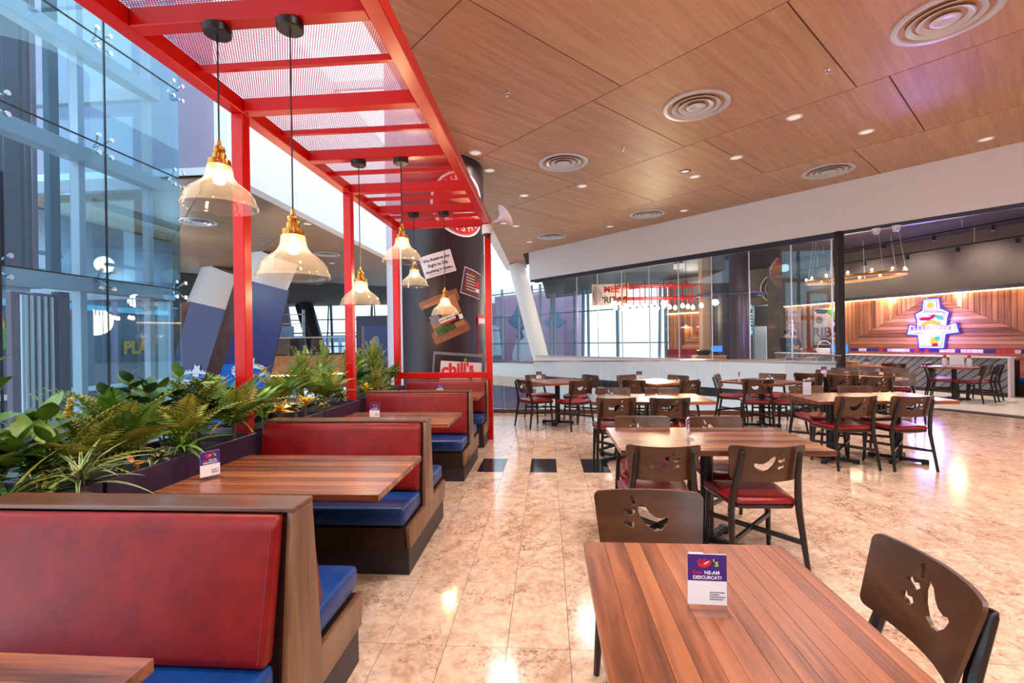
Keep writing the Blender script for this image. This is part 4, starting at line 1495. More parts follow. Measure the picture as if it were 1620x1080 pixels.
chair(5.27, 7.91, -20, 'right chair of the near row before the black post')
chair(5.49, 9.59, 149, 'left chair of the far row before the black post')
chair(5.84, 9.14, 149, 'middle chair of the far row before the black post')
chair(6.14, 8.69, 160, 'right chair of the far row, its blue lit back nearest the open floor')
chair(6.10, 10.15, 149, 'left chair behind the far row, next to the black post')
chair(6.62, 10.42, 149, 'middle chair behind the far row, in front of the threshold')
chair(6.92, 9.92, 149, 'right chair behind the far row, in front of the threshold')
chair(8.05, 11.55, -30, 'left small chair inside the restaurant by the orange lit table')
chair(8.35, 12.1, 70, 'right small chair inside the restaurant by the orange lit table')
chair(8.80, 11.55, -140, 'left near chair at the restaurant table with ketchup bottles')
chair(9.12, 11.9, -140, 'left rear chair at the restaurant table with ketchup bottles')
chair(9.28, 10.62, 25, 'right near chair at the restaurant table with ketchup bottles')
chair(9.78, 10.92, 40, 'right rear chair at the restaurant table with ketchup bottles')
# seating seen above the parapet behind the restaurant glass
for k, (x, y, fc_) in enumerate(((2.9, 16.0, 20), (3.5, 15.6, 150), (5.0, 14.2, 30), (5.7, 14.3, 120), (4.3, 14.9, -30))):
    chair(x, y, fc_, ['leftmost chair behind the restaurant glass, only its back top showing over the parapet', 'second chair from the left behind the restaurant glass above the parapet', 'fourth chair from the left behind the restaurant glass above the parapet', 'rightmost chair behind the restaurant glass beside the oak cupboard', 'middle chair behind the restaurant glass above the parapet'][k])
table(3.3, 16.3, .8, .8, R(-45), 'left wooden table behind the restaurant glass over the parapet')
table(5.1, 15.0, .8, .8, R(-45), 'right wooden table behind the restaurant glass over the parapet')

# ================================================================== MENU STANDS
def card_meshes():
    m = {}
    m['stand'] = MB().box((-.052, -.035, 0), (.052, .012, .004)).box((-.052, .0065, .004), (.052, .0095, .15)).mesh('stand', 'acrylic', 0)
    m['card'] = MB().box((-.05, .004, .014), (.05, .0062, .148)).mesh('card', 'ink_white', 0)
    m['head'] = MB().box((-.05, .003, .078), (.05, .004, .148)).mesh('print', 'ink_purple', 0)
    m['lines'] = MB().box((.006, .003, .046), (.044, .004, .0485)).box((.006, .003, .040), (.03, .004, .0425)).box((.006, .003, .034), (.046, .004, .0365)).box((.006, .003, .028), (.04, .004, .0305)).mesh('fine_print', 'ink_grey', 0)
    pep = [(-.022, .0), (-.017, -.008), (-.004, -.011), (.008, -.006), (.014, .003), (.012, .009), (.006, .009), (.0, .003), (-.008, .001)]
    m['pepper'] = xform(MB().prism(pep, 'Z', 0, .001).mesh('pepper', 'ink_red', 0), frame_on((-.003, .003, .124), (1, 0)))
    m['gloss'] = xform(MB().prism([(-.004, -.001), (.006, .005), (.008, .008), (.001, .005), (-.005, .001)], 'Z', 0, .0014).mesh('highlight', 'ink_white', 0), frame_on((-.003, .003, .123), (1, 0)))
    def tx(body, size, mt, x, z, b=0.0):
        return fin(xform(text_mesh(body, size, .0006, b), frame_on((x, .0028, z), (1, 0))), mt)
    m['t1'] = tx('chili', .015, 'ink_red', -.014, .131, .0002)
    m['t2'] = tx("'s", .026, 'ink_lime', .022, .125, .0006)
    m['t3'] = tx('Cum', .012, 'ink_red', -.026, .1, .0003)
    m['t4'] = tx('NE-AM', .0128, 'ink_white', .012, .0995, .00025)
    m['t5'] = tx('DESCURCAT?', .0122, 'ink_white', 0, .0865, .00025)
    return m
CM_ = card_meshes()
MS0 = None
def menu_stand(x, y, rz, label, z=.7525, sc=1.0):
    global MS0
    if MS0 is None:
        t = thing('menu_stand', label, 'menu stand', (x, y, z), R(rz), 'table menu stands')
        obj('stand', CM_['stand'], t)
        c = obj('card', CM_['card'], t)
        for nm, k in (('print', 'head'), ('fine_print', 'lines'), ('pepper', 'pepper'), ('highlight', 'gloss'), ('lettering', 't1'), ('lettering', 't2'), ('lettering', 't3'), ('lettering', 't4'), ('lettering', 't5')):
            obj(nm, CM_[k], c)
        MS0 = t
    else:
        t = clone(MS0, (x, y, z), R(rz), label)
    t.scale = (sc, sc, sc)
    return t
menu_stand(.415, 1.275, -2, 'acrylic stand with white and purple card on the large foreground table')
menu_stand(-1.83, 2.41, 62, 'acrylic menu stand on the long booth table beside the plants')
menu_stand(-1.655, 4.36, -3, 'purple and white menu stand on the booth table behind the second bench')
menu_stand(-1.47, 6.3, 0, 'tiny dark menu stand on the last booth table')
menu_stand(1.0, 3.43, 62, 'slim menu stand on the second table seen nearly edge on')
menu_stand(-.16, 8.62, 8, 'small menu stand on the far left square table')
menu_stand(1.62, 8.45, 0, 'small menu stand on the second square table by the balustrade')
menu_stand(3.16, 8.0, 55, 'small menu stand on the third square table, seen nearly edge on')
menu_stand(3.13, 5.93, 195, 'pale blank backed menu stand on the left table of the right hand pair', sc=1.15)
menu_stand(7.75, 12.0, -20, 'small menu stand on the orange lit table inside the restaurant')
menu_stand(5.2, 9.25, 0, 'small menu stand on the left table near the black post')

# ================================================================== PLANTERS AND PLANTS
for k, (a, b, lb) in enumerate(((1.56, 2.09, 'nearest dark purple planter box at the left end of the first booth'), (2.11, 3.28, 'long dark purple planter box beside the long booth table'), (3.46, 4.32, 'dark purple planter box behind the second booth bench'), (4.34, 5.2, 'dark purple planter box beside the third booth table'), (5.38, 6.88, 'farthest dark purple planter box by the last booth'))):
    t = thing('planter', lb, 'planter', (-2.4, (a + b) / 2, 0))
    h = (b - a) / 2
    mb = MB()
    mb.box((.25, -h, 0), (.27, h, .83), .003).box((-.27, -h, 0), (-.25, h, .83), .003).box((-.25, -h, 0), (.25, -h + .02, .83), .003).box((-.25, h - .02, 0), (.25, h, .83), .003)
    mb.build('box', 'planter', t, smooth=0)
    MB().box((-.25, -h + .02, .70), (.25, h - .02, .77)).build('soil', 'soil', t, smooth=0)
SOIL = .77


def leaf_mesh(name, L, prof, mat, droop=.25, fold=.12, edge=None, nseg=7):
    """prof(t)-> half width; leaf along +Y"""
    bm = bmesh.new()
    rows = []
    for i in range(nseg + 1):
        t = i / nseg
        w = prof(t) * L
        y, z = t * L * (1 - .12 * droop * t), -droop * L * t * t
        cols = (-1, -.72, 0, .72, 1) if edge else (-1, 0, 1)
        rows.append([bm.verts.new((c * w, y, z + abs(c) * w * fold)) for c in cols])
    mi = []
    for a, b in zip(rows, rows[1:]):
        for k in range(len(a) - 1):
            f = bm.faces.new((a[k], a[k + 1], b[k + 1], b[k]))
            if edge and k in (0, len(a) - 2):
                f.material_index = 1
    me = bpy.data.meshes.new(name)
    bmesh.ops.dissolve_degenerate(bm, dist=1e-5, edges=bm.edges)
    bm.to_mesh(me)
    bm.free()
    me.materials.append(M[mat])
    if edge:
        me.materials.append(M[edge])
    me.shade_smooth()
    return me


ov = lambda w: (lambda t: w * math.sin(PI * min(1, t ** .75 * .97 + .03)) ** .8 if t < 1 else 0.0)
blade = lambda w: (lambda t: w * (1 - t ** 2.2) * (.6 + .4 * min(1, t * 5)))


def frond_mesh(name, L, mat, n=20, droop=.5, w=.2):
    bm = bmesh.new()
    def P(t):
        return Vector((0, t * L * (1 - .25 * droop * t), L * (.18 * t - droop * t * t)))
    for i in range(n):
        t = (i + .6) / n
        p = P(t)
        ln = w * L * math.sin(PI * (t ** .6 * .92 + .06)) * 1.0
        wd = L / n * .27
        for s in (-1, 1):
            a = bm.verts.new(p + Vector((0, -wd, 0)))
            b = bm.verts.new(p + Vector((0, wd, 0)))
            m1 = bm.verts.new(p + Vector((s * ln * .55, ln * .30 + wd * .8, .0 + ln * .05)))
            m0 = bm.verts.new(p + Vector((s * ln * .6, ln * .30 - wd * .9, 0 + ln * .02)))
            c = bm.verts.new(p + Vector((s * ln, ln * .55, -ln * .12)))
            bm.faces.new((a, b, m1, m0) if s < 0 else (a, m0, m1, b))
            bm.faces.new((m0, m1, c) if s < 0 else (m0, c, m1))
    for i in range(6):
        p, q = P(i / 6), P((i + 1) / 6)
        o = Vector((.004, 0, .001))
        bm.faces.new([bm.verts.new(v) for v in (p - o, p + o, q + o, q - o)])
    me = bpy.data.meshes.new(name)
    bm.to_mesh(me)
    bm.free()
    me.materials.append(M[mat])
    return me


def split_leaf(name, L, mat):
    pts = [(0, 0)]
    for s in (1, -1):
        side = []
        for i in range(6):
            t = .08 + i * .16
            w = .42 * math.sin(PI * (t * .8 + .14)) * L
            side += [(s * w * .45, t * L - .02 * L), (s * w, t * L + .06 * L), (s * w * .92, t * L + .12 * L), (s * w * .42, t * L + .08 * L)]
        pts = pts + (side if s > 0 else [])
        if s > 0:
            pts.append((0, L))
            right = side
    left = [(-x, y) for x, y in right[::-1]]
    pts = [(0, 0)] + right + [(0, L)] + left
    me = curve_mesh([pts], 0.0, [0])
    for v in me.vertices:
        v.co.z = -.35 * v.co.y ** 2 / L + abs(v.co.x) * .25
    return fin(me, mat)


def sprig_mesh(name, L, mat, n=34, ll=.03, seed=1):
    rr = random.Random(seed)
    bm = bmesh.new()
    for i in range(n):
        t = (i + .5) / n
        p = Vector((0, t * L, -.1 * L * t * t))
        az = i * 2.4
        l = ll * (1.25 - .6 * t) * rr.uniform(.8, 1.2)
        d = Vector((math.cos(az) * .8, .65, math.sin(az) * .8)).normalized()
        sd = d.cross(Vector((0, 0, 1)) if abs(d.z) < .9 else Vector((1, 0, 0))).normalized() * l * .22
        bm.faces.new([bm.verts.new(v) for v in (p, p + d * l * .5 + sd, p + d * l, p + d * l * .5 - sd)])
    o = Vector((.003, 0, 0))
    bm.faces.new([bm.verts.new(v) for v in (-o, o, o + Vector((0, L, -.1 * L)), -o + Vector((0, L, -.1 * L)))])
    me = bpy.data.meshes.new(name)
    bm.to_mesh(me)
    bm.free()
    me.materials.append(M[mat])
    return me


LM = {
    'rub': leaf_mesh('leaf', .13, ov(.27), 'leaf_a', .2), 'rubd': leaf_mesh('leaf', .12, ov(.28), 'leaf_b', .3), 'rubl': leaf_mesh('leaf', .11, ov(.28), 'leaf_lime', .15),
    'grass': leaf_mesh('blade', .30, blade(.035), 'leaf_a', .7), 'grassd': leaf_mesh('blade', .24, blade(.05), 'leaf_b', .5), 'grasso': leaf_mesh('blade', .26, blade(.045), 'leaf_olive', .5),
    'spider': leaf_mesh('blade', .26, blade(.042), 'leaf_a', .55, edge='leaf_white'), 'drac': leaf_mesh('blade', .24, blade(.05), 'leaf_a', .5, edge='leaf_lime'),
    'hosta': leaf_mesh('leaf', .075, ov(.26), 'leaf_b', .4, edge='leaf_white'), 'hostaw': leaf_mesh('leaf', .06, ov(.22), 'leaf_olive', .5, edge='leaf_white'),
    'fern': frond_mesh('frond', .40, 'leaf_a', 17, .45, .22), 'ferno': frond_mesh('frond', .38, 'leaf_olive', 16, .4, .24), 'fernl': frond_mesh('frond', .34, 'leaf_olive', 15, .5, .2),
    'split': split_leaf('leaf', .20, 'leaf_b'), 'splitl': split_leaf('leaf', .19, 'leaf_lime'), 'splita': split_leaf('leaf', .19, 'leaf_a'),
    'croton': leaf_mesh('leaf', .09, ov(.2), 'leaf_yellow', .3), 'bana': leaf_mesh('leaf', .24, ov(.2), 'leaf_lime', .35), 'banad': leaf_mesh('leaf', .24, ov(.2), 'leaf_a', .35),
    'sprig': sprig_mesh('sprig', .22, 'leaf_a', 40, .034), 'sprigd': sprig_mesh('sprig', .22, 'leaf_olive', 40, .034, 5),
}
prng = random.Random(21)


def put(nm, key, parent, pos, az, el, roll=0, sc=1.0):
    o = obj(nm, LM[key], parent, pos)
    o.rotation_mode = 'YXZ'
    o.rotation_euler = (R(el), R(roll), R(az))
    o.scale = (sc, sc, sc)
    return o


def stems(t, ends, r=.006):
    mb = MB()
    for e in ends:
        e = Vector(e)
        mb.tube([(0, 0, -.02), e * .5 + Vector((e.x * .12, e.y * .12, 0)), e], [r, r * .85, r * .6], 5)
    mb.build('stem', 'stem', t)


def plant_rubber(x, y, label, branches, keys=('rub', 'rubd'), per=9, sc=1.0, grp=None):
    t = thing('rubber_plant', label, 'plant', (x, y, SOIL), 0, grp)
    stems(t, branches, .007)
    for bi, e in enumerate(branches):
        e = Vector(e)
        per_ = int(per * 1.5)
        for k in range(per_):
            f = .35 + .65 * (k + 1) / per_
            p = e * f
            az = k * 137 + bi * 50
            key = keys[0] if k > per_ - 4 else prng.choice(keys)
            put('leaf', key, t, p, az, 20 + 50 * (f - .5) * 1.6, prng.uniform(-25, 25), sc * 1.1 * prng.uniform(.8, 1.15))
    return t


def plant_fan(nm, x, y, label, key, n, el=(15, 70), sc=1.0, z=0.0, az=(0, 360), leaf='frond', hub=None):
    t = thing(nm, label, 'plant', (x, y, SOIL + z))
    mb = MB()
    mb.tube([(0, 0, -z - .01), (0, 0, .02)], .012, 6)
    mb.build('stem', 'stem', t)
    n = int(n * 1.5) if n > 4 else n
    sc *= 1.15
    for k in range(n):
        a = az[0] + (az[1] - az[0]) * ((k * 0.618) % 1.0 + prng.uniform(-.03, .03))
        put(leaf, key if isinstance(key, str) else key[k % len(key)], t, (prng.uniform(-.02, .02), prng.uniform(-.02, .02), prng.uniform(0, .05)), a, prng.uniform(*el), prng.uniform(-15, 15), sc * prng.uniform(.75, 1.15))
    return t


def plant_bush(x, y, label, h, w, n, keys=('sprig', 'sprigd'), nm='bushy_shrub'):
    t = thing(nm, label, 'plant', (x, y, SOIL))
    ends = []
    for k in range(n):
        f = (k + .5) / n
        a = k * 2.4
        rr = w * (1 - .75 * f)
        ends.append(Vector((math.cos(a) * rr * .4, math.sin(a) * rr * .4, h * (.1 + .75 * f))))
    MB().tube([(0, 0, -.02), (0, 0, h * .85)], [.012, .005], 6).build('stem', 'stem', t)
    for k, e in enumerate(ends):
        f = (k + .5) / n
        put('sprig', keys[k % len(keys)], t, e, math.degrees(k * 2.4) - 90, 15 + 65 * f, 0, prng.uniform(.7, 1.05) * (w / .2) ** .3)
    return t


# along the row, near to far
plant_rubber(-2.42, 1.80, 'tall rubber plant with broad leaves at the left edge of the picture', [(-.02, .02, .62), (.08, -.05, .45), (-.12, .04, .5), (.1, .1, .3), (0, -.12, .25)], per=11, sc=1.05)
plant_rubber(-2.36, 2.02, 'short rubber plant sprig with round leaves right of the tall one', [(.0, .02, .42), (.09, -.06, .28), (-.1, .0, .3)], per=7)
t = plant_rubber(-2.56, 2.32, 'thin stalk with a striped yellow bract rising above the ferns', [(.0, .0, .36)], per=2, sc=.5)
mb = MB()
for k in range(6):
    mb.lathe([(.018 - k * .0015, 0), (.024 - k * .002, .012), (.014 - k * .0015, .018)], 10, (.0 + k * .003, 0, .33 + k * .018))
mb.build('striped_bract', 'decal_yellow', t)
plant_fan('fern', -2.38, 2.14, 'broad olive fern low at the left behind the spider plant', ('ferno', 'fernl'), 13, (15, 70), 1.0, .06)
plant_fan('fern', -2.36, 2.42, 'large olive fern in the middle of the nearest plants', ('ferno', 'fern'), 15, (15, 75), 1.1, .08)
plant_fan('fern', -2.40, 2.28, 'small yellowish fern between the two olive ferns', ('fernl', 'ferno'), 9, (30, 80), .95, .10)
plant_fan('spider_plant', -2.17, 2.02, 'white edged spider plant hanging over the near planter', 'spider', 20, (5, 75), .85, .05, leaf='blade')
plant_fan('grass_plant', -2.22, 1.76, 'dark grass like plant at the bottom left behind the bench top', ('grassd', 'grasso'), 22, (15, 75), .85, .03, leaf='blade')
plant_fan('grass_plant', -2.2, 1.9, 'olive grass like plant beside the spider plant', ('grasso', 'grassd'), 16, (10, 70), .8, .03, leaf='blade')
plant_fan('variegated_plant', -2.30, 1.98, 'cream edged rosette plant left of the spider plant', 'hosta', 16, (0, 60), 1.1, .10, leaf='leaf')
plant_rubber(-2.45, 2.62, 'bushy dark rubber plant in front of the lift shaft sill', [(-.05, 0, .54), (.05, .03, .46), (-.12, -.08, .42), (.1, -.04, .34), (0, .06, .30)], ('rubd', 'rub'), 10, .9)
plant_rubber(-2.48, 2.86, 'slender rubber plant with pale top leaves left of the lime split leaf', [(.04, .08, .50), (.0, -.03, .42), (-.08, .0, .30)], ('rub', 'rubd'), 9, .85)
plant_fan('dracaena', -2.20, 2.66, 'green and lime dracaena beside the menu stand', 'drac', 24, (15, 85), .9, .06, leaf='blade')
plant_fan('variegated_plant', -2.20, 2.47, 'cream edged rosette plant left of the dracaena', ('hosta', 'hostaw'), 20, (0, 55), 1.0, .07, leaf='leaf')
t = plant_fan('flower', -2.21, 2.36, 'orange red flower between fern and rosette plant', 'croton', 3, (20, 60), .7, .05, leaf='leaf')
for ch in t.children:
    if ch.name.startswith('leaf'):
        ch.data = ch.data.copy()
        ch.data.materials[0] = M['flower']
plant_fan('split_leaf_plant', -2.36, 3.0, 'dark split leaf plant under the lime leaf', ('split', 'split', 'splita'), 15, (-5, 60), 1.1, .22, leaf='leaf')
plant_fan('split_leaf_plant', -2.43, 2.96, 'single lime split leaf standing out above the dark ones', 'splitl', 2, (20, 35), 1.15, .40, (-80, -20), leaf='leaf')
plant_fan('fern', -2.22, 3.16, 'bright green fern arching over the second bench back', ('fern', 'ferno'), 17, (10, 70), 1.05, .14)
plant_fan('fern', -2.45, 3.1, 'yellow green fern behind the arching fern', ('fernl', 'ferno'), 12, (30, 80), .95, .18)
plant_fan('banana_plant', -2.42, 3.66, 'broad lime leaved plant right of the first red post', ('bana', 'banad', 'bana'), 9, (45, 85), 1.1, .10, leaf='leaf')
plant_fan('banana_plant', -2.50, 4.0, 'dark broad leaved plant behind the yellow crotons', ('banad', 'banad', 'bana'), 9, (40, 85), 1.05, .08, leaf='leaf')
plant_fan('croton', -2.25, 3.78, 'yellow croton above the second bench', ('croton',), 18, (10, 75), 1.0, .12, leaf='leaf')
plant_fan('variegated_plant', -2.22, 3.98, 'white edged plant between the two yellow crotons', ('hostaw', 'hosta'), 22, (5, 70), .95, .10, leaf='leaf')
plant_fan('croton', -2.24, 4.18, 'yellow and orange croton right of the white edged plant', ('croton',), 16, (10, 75), 1.0, .13, leaf='leaf')
plant_fan('fern', -2.45, 3.52, 'olive fern at the foot of the first red post', ('ferno', 'fern'), 11, (20, 75), .9, .12)
plant_bush(-2.42, 4.46, 'pointed cedar like shrub in the middle planter', .62, .22, 42)
plant_fan('fern', -2.25, 4.62, 'olive fern right of the pointed cedar like shrub', ('ferno', 'fern'), 13, (25, 80), .95, .12)
plant_fan('variegated_plant', -2.2, 4.86, 'white edged plant at the end of the middle planter', ('hostaw', 'hosta'), 24, (0, 70), 1.05, .10, leaf='leaf')
plant_fan('variegated_plant', -2.22, 4.5, 'small white edged plant under the olive fern', ('hostaw',), 14, (0, 60), .9, .06, leaf='leaf')
plant_bush(-2.46, 5.0, 'loose leafy shrub left of the second red post', .66, .2, 38)
plant_bush(-2.42, 5.5, 'tall narrow leafy shrub right of the second red post', .66, .14, 30)
plant_fan('split_leaf_plant', -2.40, 5.72, 'lime split leaf plant in the far planter', 'splitl', 4, (40, 75), 1.0, .36, (-120, 20), leaf='leaf')
plant_fan('split_leaf_plant', -2.42, 5.84, 'dark split leaf plant below the lime one in the far planter', ('split', 'splita'), 9, (15, 60), 1.0, .2, leaf='leaf')
plant_bush(-2.40, 6.3, 'dense rounded shrub at the far end of the planters', .64, .30, 70)
plant_fan('croton', -2.23, 5.62, 'yellow croton in the far planter', ('croton',), 16, (10, 70), .95, .1, leaf='leaf')
plant_bush(-2.24, 6.0, 'low yellow green shrub in front of the dense rounded one', .26, .2, 26, ('sprigd', 'sprigd'))
plant_fan('variegated_plant', -2.2, 6.35, 'white edged plant at the far end above the third bench', ('hostaw', 'hosta'), 18, (0, 70), 1.0, .08, leaf='leaf')
plant_fan('fern', -2.3, 6.7, 'dark fern touching the low red rail', ('fern',), 10, (20, 75), .8, .16)

plant_fan('fern', -2.50, 2.56, 'olive fern at the back of the planter below the dark rubber plant', ('ferno', 'fern'), 11, (25, 75), .95, .12)
plant_fan('fern', -2.28, 2.78, 'brownish fern between dracaena and dark split leaves', ('fernl', 'ferno'), 11, (15, 70), .9, .1)
plant_rubber(-2.52, 2.12, 'dark rubber plant half hidden behind the leftmost fern', [(0, 0, .34), (.1, .02, .26), (-.08, .05, .28)], ('rubd', 'rub'), 8, .9)
plant_fan('fern', -2.5, 1.95, 'dark fern under the tall left rubber plant', ('fern', 'ferno'), 11, (20, 70), .9, .12)
plant_fan('banana_plant', -2.46, 3.88, 'pale green broad leaf behind the cream edged plants', ('bana', 'banad'), 6, (50, 85), 1.0, .06, leaf='leaf')
plant_fan('fern', -2.5, 4.22, 'dark fern between the broad leaves and the pointed shrub', ('fern', 'ferno'), 12, (25, 80), 1.0, .14)
plant_fan('fern', -2.46, 4.8, 'green fern behind the white edged end plant', ('fern', 'ferno'), 12, (25, 80), 1.0, .18)
plant_bush(-2.5, 5.95, 'medium leafy shrub behind the lime split leaf', .5, .22, 40)
plant_bush(-2.44, 6.62, 'small leafy shrub at the end of the far planter', .44, .2, 32)

# ================================================================== CEILING FITTINGS
def vent_template(r, label):
    t = thing('ceiling_vent', label, 'vent')
    MB().lathe([(r, 0.0), (r, -.018), (r * .97, -.024), (r * .86, -.02), (r * .82, .01)], 40).build('rim', 'alu', t, smooth=.8)
    MB().lathe([(r * .82, .01), (r * .80, .028), (0.001, .028)], 32).build('back', 'black', t, smooth=.8)
    for k, (a, b) in enumerate(((.72, .60), (.52, .38))):
        MB().lathe([(r * a, -.026), (r * (a - .03), -.03), (r * b, -.004), (r * (b + .02), .0), (r * a, -.02)], 36).build('cone_ring', 'alu', t, smooth=.8)
    MB().lathe([(r * .28, -.028), (r * .22, -.032), (0.001, -.012)], 28).build('cone_core', 'alu', t, smooth=.8)
    return t
V0 = vent_template(.47, 'round swirl air vent in the ceiling straight above the second table')
V0.location = (2.24, 7.1, CEIL)
for (x, y), lb in (((.36, 9.09), 'round ceiling vent right of the graphic pillar'), ((4.35, 5.42), 'large round ceiling vent cut by the top edge with purple sheen'), ((5.86, 10.18), 'flat looking round vent close to the white fascia'), ((2.79, 13.1), 'small far round vent near the middle of the fascia'), ((.2, 15.5), 'farthest round vent near the left end of the fascia'), ((-8.39, 17.43), 'round vent in the grey ceiling of the wing across the void'), ((-9.6, 12.3), 'round vent in the grey ceiling above the glass lift')):
    v = clone(V0, (x, y, CEIL), 0, lb, 'round ceiling vents')
V0['group'] = 'round ceiling vents'
D0 = thing('downlight', 'recessed downlight beside the top of the pillar', 'downlight', (-1.25, 8.45, CEIL), 0, 'recessed downlights')
MB().lathe([(.115, 0), (.115, -.008), (.085, -.012), (.082, .0)], 24).build('trim_ring', 'white_gloss', D0, smooth=.8)
MB().lathe([(.084, -.004), (0.001, -.008)], 20).build('lens', 'lens', D0, smooth=.8)
DL = [((-1.1, 9.35), 'recessed downlight just right of the pillar top'), ((.83, 10.54), 'recessed downlight right of the vent by the pillar'), ((2.88, 9.87), 'dark ringed downlight in the middle of the ceiling'), ((3.18, 10.21), 'pale downlight touching the dark ringed one'), ((3.64, 9.22), 'downlight between the middle pair and the brighter one on the right'), ((3.9, 7.63), 'downlight right of the swirl vent'), ((5.4, 8.3), 'downlight in the purple tinted part of the ceiling'), ((-.49, 11.06), 'tiny downlight beside two sprinklers'), ((-1.2, 13.6), 'left one of two downlights far down the hall'), ((-.88, 13.98), 'right one of two downlights far down the hall'), ((-.56, 16.3), 'farthest downlight by the end of the fascia'), ((3.71, 12.9), 'downlight close under the middle of the fascia'), ((1.95, 14.41), 'downlight close under the left part of the fascia'), ((7.75, 8.85), 'downlight at the far right by the fascia'), ((-6.78, 12.93), 'downlight at the edge of the wing ceiling across the void'), ((-9.12, 19.4), 'downlight deeper in the wing ceiling across the void')]
for (x, y), lb in DL:
    d_ = clone(D0, (x, y, CEIL), 0, lb)
    if lb.startswith('dark ringed'):
        for ch in d_.children:
            if ch.name.startswith('trim_ring'):
                ch.data = ch.data.copy()
                ch.data.materials[0] = M['dark_steel']
S0 = thing('sprinkler', 'ceiling sprinkler nearest the red pergola', 'sprinkler', (-.5, 6.45, CEIL), 0, 'ceiling sprinklers')
MB().lathe([(.035, 0), (.035, -.006), (.012, -.012), (.012, -.04), (.022, -.044), (.022, -.05), (.001, -.052)], 12).build('head', 'chrome', S0, smooth=.6)
for (x, y), lb in (((1.4, 8.53), 'ceiling sprinkler left of the swirl vent'), ((3.64, 6.32), 'ceiling sprinkler right of the swirl vent'), ((-1.19, 11.07), 'left one of two far ceiling sprinklers'), ((-.6, 11.15), 'right one of two far ceiling sprinklers'), ((3.81, 11.79), 'ceiling sprinkler close to the fascia'), ((1.72, 13.78), 'left one of a sprinkler pair under the fascia'), ((2.0, 13.81), 'right one of a sprinkler pair under the fascia'), ((-.5, 15.8), 'ceiling sprinkler by the farthest vent')):
    clone(S0, (x, y, CEIL), 0, lb)

# ================================================================== RESTAURANT FURNISHINGS
LWL = (LW1 - LW0).length
LM4 = frame_on(LW0, UL)
lw = thing('bar_partition', 'long low bar front of slanted grey planks with pale top', 'bar', (0, 0, 0))
obj('core', xform(MB().box((0, .0, -.16), (LWL, .90, -.02)).mesh('core', 'plinth', 0), LM4), lw)
obj('skirting', xform(MB().box((0, .0, -.02), (LWL + .01, .1, .012)).mesh('skirting', 'plinth', 0), LM4), lw)
obj('top', xform(MB().box((-.02, .90, -.2), (LWL + .03, .935, .03), .004).mesh('top', 'pillar', 0), LM4), lw)
obj('end_trim', xform(MB().box((LWL - .03, 0, -.16), (LWL + .012, .90, .02)).mesh('end_trim', 'pillar', 0), LM4), lw)
pw = .19
k = -1.0
while k < LWL:
    q = clip_poly([(k + .014, .1), (k + pw - .014, .1), (k + pw + .85 - .014, .9), (k + .85 + .014, .9)], (0.0, .1), (LWL - .03, .9))
    if len(q) >= 3:
        obj('plank', xform(MB().prism(q, 'Z', -.018, random.uniform(.0, .006)).mesh('plank', 'grey_plank', 0), LM4), lw)
    k += pw
o = obj('outlet_plate', xform(MB().box((3.55, .2, .006), (3.85, .3, .02), .003).mesh('outlet_plate', 'paper', 0), LM4), lw)
# tiled band on the wall above the bar
mb = MB()
rr = random.Random(4)
bm_ = [MB() for _ in range(4)]
for k in range(76):
    bm_[rr.randrange(4)].box((FW0 + k * .124 + .004, .955, .02), (FW0 + k * .124 + .12, 1.05, .05))
for mbx, mt in zip(bm_, ('ink_red', 'ink_white', 'ink_purple', 'ink_pink')):
    o = tag(obj('wall_tile', xform(mbx.mesh('wall_tile', mt, 0), FM), fw), kind='stuff')

bc = thing('back_counter', 'wooden counter behind the grey bar front', 'counter', (0, 0, 0))
obj('worktop', xform(MB().box((.3, .84, -.75), (LWL - .1, .885, -.2)).mesh('worktop', 'plank', 0), LM4), bc)
obj('cabinet', xform(MB().box((.32, .0, -.72), (LWL - .12, .84, -.25)).mesh('cabinet', 'booth_dark', 0), LM4), bc)

# neon sign: stacked cup, scroll and burger outline, glowing on the planks
nz = 1.80
nn = thing('neon_sign', 'glowing blue edged sign of stacked shapes with a ribbon on the plank wall', 'sign', (0, 0, 0))
NM = frame_on(on_wall(3.6, 1.93, 0), UL)
def neon(nm, pts, mt, z, cuts=()):
    return obj(nm, xform(MB().prism([(a, b + nz) for a, b in pts], 'Z', z, z + .012).mesh(nm, mt, 0), NM), nn)
hull = [(-.29, -.70), (.27, -.70), (.32, -.30), (.62, -.26), (.57, -.02), (.34, -.10), (.36, .16), (.40, .30), (.26, .38), (.20, .40), (.17, .70), (-.17, .70), (-.2, .38), (-.38, .28), (-.34, .14), (-.34, -.10), (-.54, -.04), (-.60, -.30), (-.33, -.32)]
def grow(p, k):
    out_ = []
    for i in range(len(p)):
        a, b, c = Vector(p[i - 1]), Vector(p[i]), Vector(p[(i + 1) % len(p)])
        n1 = Vector(((b - a).y, -(b - a).x)).normalized()
        n2 = Vector(((c - b).y, -(c - b).x)).normalized()
        n_ = (n1 + n2).normalized()
        out_.append((b.x + n_.x * k, b.y + n_.y * k))
    return out_
neon('blue_halo', grow(hull, .06), 'neon_blue', .0)
neon('white_outline', grow(hull, .015), 'neon_white', .014)
neon('face', grow(hull, -.03), 'ink_grey', .028)
neon('cup', [(-.25, -.66), (.24, -.66), (.29, -.34), (-.29, -.34)], 'neon_white', .042)
neon('fruit', [(-.02, -.6), (.14, -.64), (.2, -.5), (.14, -.38), (0, -.42)], 'neon_yellow', .056)
neon('lime_slice', circle(.17, -.44, .07, 10), 'neon_cyan', .07)
neon('red_dot', [(.02, -.66), (.18, -.66), (.18, -.58), (.06, -.58)], 'neon_pink', .07)
neon('ribbon', [(-.58, -.28), (-.3, -.26), (0, -.2), (.3, -.25), (.6, -.24), (.55, -.05), (.3, -.1), (0, -.03), (-.3, -.1), (-.53, -.07)], 'neon_white', .056)
